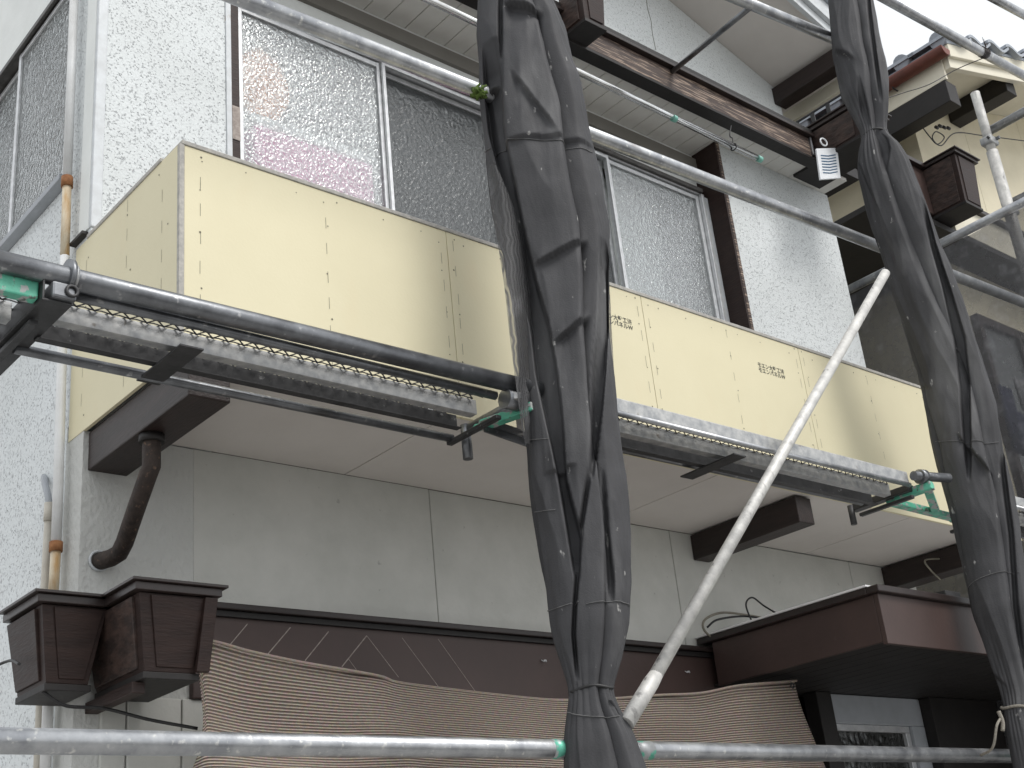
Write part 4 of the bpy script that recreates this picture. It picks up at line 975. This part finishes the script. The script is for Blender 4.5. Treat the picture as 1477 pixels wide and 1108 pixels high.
# cream walls (front gable and the side facing the white house)
NXW = 7.05
for a, b in ((NXW, 7.77), (7.773, 8.69), (8.693, 9.6)):
    MB().hexa([(a, NGY, 1.0), (b, NGY, 1.0), (b, NGY + .1, 1.0), (a, NGY + .1, 1.0), (a, NGY, nz(a) - .021), (b, NGY, nz(b) - .021), (b, NGY + .1, nz(b) - .021), (a, NGY + .1, nz(a) - .021)]).build('wall', 'cream_wall', nb, .002)
MB().box(NXW + .001, NXW + .1, NGY + .101, 10, GZ, nz(NXW) - .03).build('wall', 'cream_wall', nb, .002)
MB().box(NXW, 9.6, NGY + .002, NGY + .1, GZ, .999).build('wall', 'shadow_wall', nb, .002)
# brown ledge with carved boxes below the gable
LZ0, LZ1 = 3.72, 4.05
YB_ = 3.22; XBn = 6.545
MB().box(6.0, XBn - .001, YB_, YB_ + .06, LZ0 + .02, LZ1).build('beam', 'brown_panel', nb, .003)
MB().box(5.98, XBn - .02, YB_ - .03, NGY, LZ1 + .001, LZ1 + .03).build('beam_cap', 'brown_metal', nb, .002)
deco(nb, XBn, 6.77, 3.0, YB_ + .06, LZ0, LZ1)
MB().box(6.771, 9.5, YB_ + .0, YB_ + .06, LZ0 - .02, LZ1 - .14).build('beam', 'cream_trim', nb, .003)
MB().box(6.771, 9.5, YB_ - .03, NGY, LZ1 - .139, LZ1 - .11).build('beam_cap', 'brown_metal', nb, .002)
MB().box(6.0, 9.5, YB_ + .001, 4.6, LZ0 - .06, LZ0 - .021).build('ledge_underside', 'dark_wood', nb, .002)
# lower carved frieze on the side facing the white house
fz = [onX(1203, 333, 6.9), onX(1270, 285, 6.9)]
MB().box(6.9, 7.04, fz[1].y - .2, 6.5, fz[0].z - .32, fz[0].z - .02).build('frieze', 'brown_carved', nb, .004)
MB().box(6.86, 7.04, fz[1].y - .24, 6.5, fz[0].z - .019, fz[0].z + .012).build('frieze_cap', 'brown_metal', nb, .003)
# window and balcony rail behind the spread net
wz0, wz1 = onY(1420, 470, NGY - .05).z, onY(1420, 420, NGY - .05).z
wn = MB().box(7.12, 7.17, NGY - .05, NGY - .001, 1.6, 3.3).build('window', 'brown_wood', nb, .002)
MB().box(7.171, 8.6, NGY - .05, NGY - .001, 3.24, 3.3).build('frame', 'brown_wood', wn, .002)
MB().box(7.171, 8.6, NGY - .03, NGY - .002, 1.6, 3.239).build('pane', 'screen_glass', wn)
for x_ in (7.6, 8.05): MB().box(x_, x_ + .04, NGY - .05, NGY - .031, 1.6, 3.239).build('stile', 'brown_wood', wn, .002)
MB().box(7.171, 8.6, NGY - .052, NGY - .0305, 2.55, 2.66).build('stile', 'brown_wood', wn, .002)
bz = MB().box(6.6, 9.3, 3.0, 3.05, 1.55, 2.05).build('balcony', 'dark_wood', nb, .003)
MB().box(6.58, 9.32, 2.98, 3.07, 2.051, 2.09).build('handrail', 'galv_dark', bz, .003)
MB().box(6.6, 9.3, 3.051, NGY - .001, 1.45, 1.549).build('floor', 'dark_wood', bz, .003)
# eave cable with insulators
ec = [onY(1322, 172, 3.35), onY(1340, 196, 3.35), onY(1352, 208, 3.35), onY(1362, 198, 3.35), onY(1350, 190, 3.35), onY(1345, 200, 3.35), onY(1358, 210, 3.35), onY(1378, 192, 3.35), onY(1420, 196, 3.35), onY(1490, 205, 3.35)]
cable(ec, .004, 'black service cable looped under the cream eave')
ins = MB()
for x_, y_ in ((1351, 184), (1356, 182), (1362, 184), (1368, 185)):
    p = onY(x_, y_, 3.36); ins.tube([p + Vector((-.014, 0, 0)), p + Vector((.014, 0, 0))], .011, 10)
tag(ins.build('insulator', 'black_steel'), 'small dark insulator clamp on the service cable under the eave', 'insulator')
# laundry behind the net
for (xa_, ya_, xb_, yb_), mt_, lb2 in (((1438, 555, 1458, 650), 'navy_cloth', 'navy blue garment hanging behind the spread net'), ((1461, 545, 1475, 590), 'grey_cloth', 'grey garment hanging behind the spread net'), ((1460, 592, 1490, 660), 'navy_cloth', 'dark blue garment with folded edge behind the spread net')):
    p, q = onY(xa_, ya_, 2.93), onY(xb_, yb_, 2.93)
    mb = MB(); N = 14
    for z in (p.z, (p.z + q.z) / 2, q.z):
        for i in range(N + 1): mb.v.append((p.x + (max(q.x, p.x + .15) - p.x) * i / N, 2.93 + .015 * math.sin(i * 1.3 + z * 4), z))
    for k in range(2):
        for i in range(N): a = k * (N + 1) + i; mb.f.append((a, a + N + 1, a + N + 2, a + 1))
    mb.smooth = True; o = mb.build('garment', mt_); md = o.modifiers.new('thick', 'SOLIDIFY'); md.thickness = .004; tag(o, lb2, 'garment')
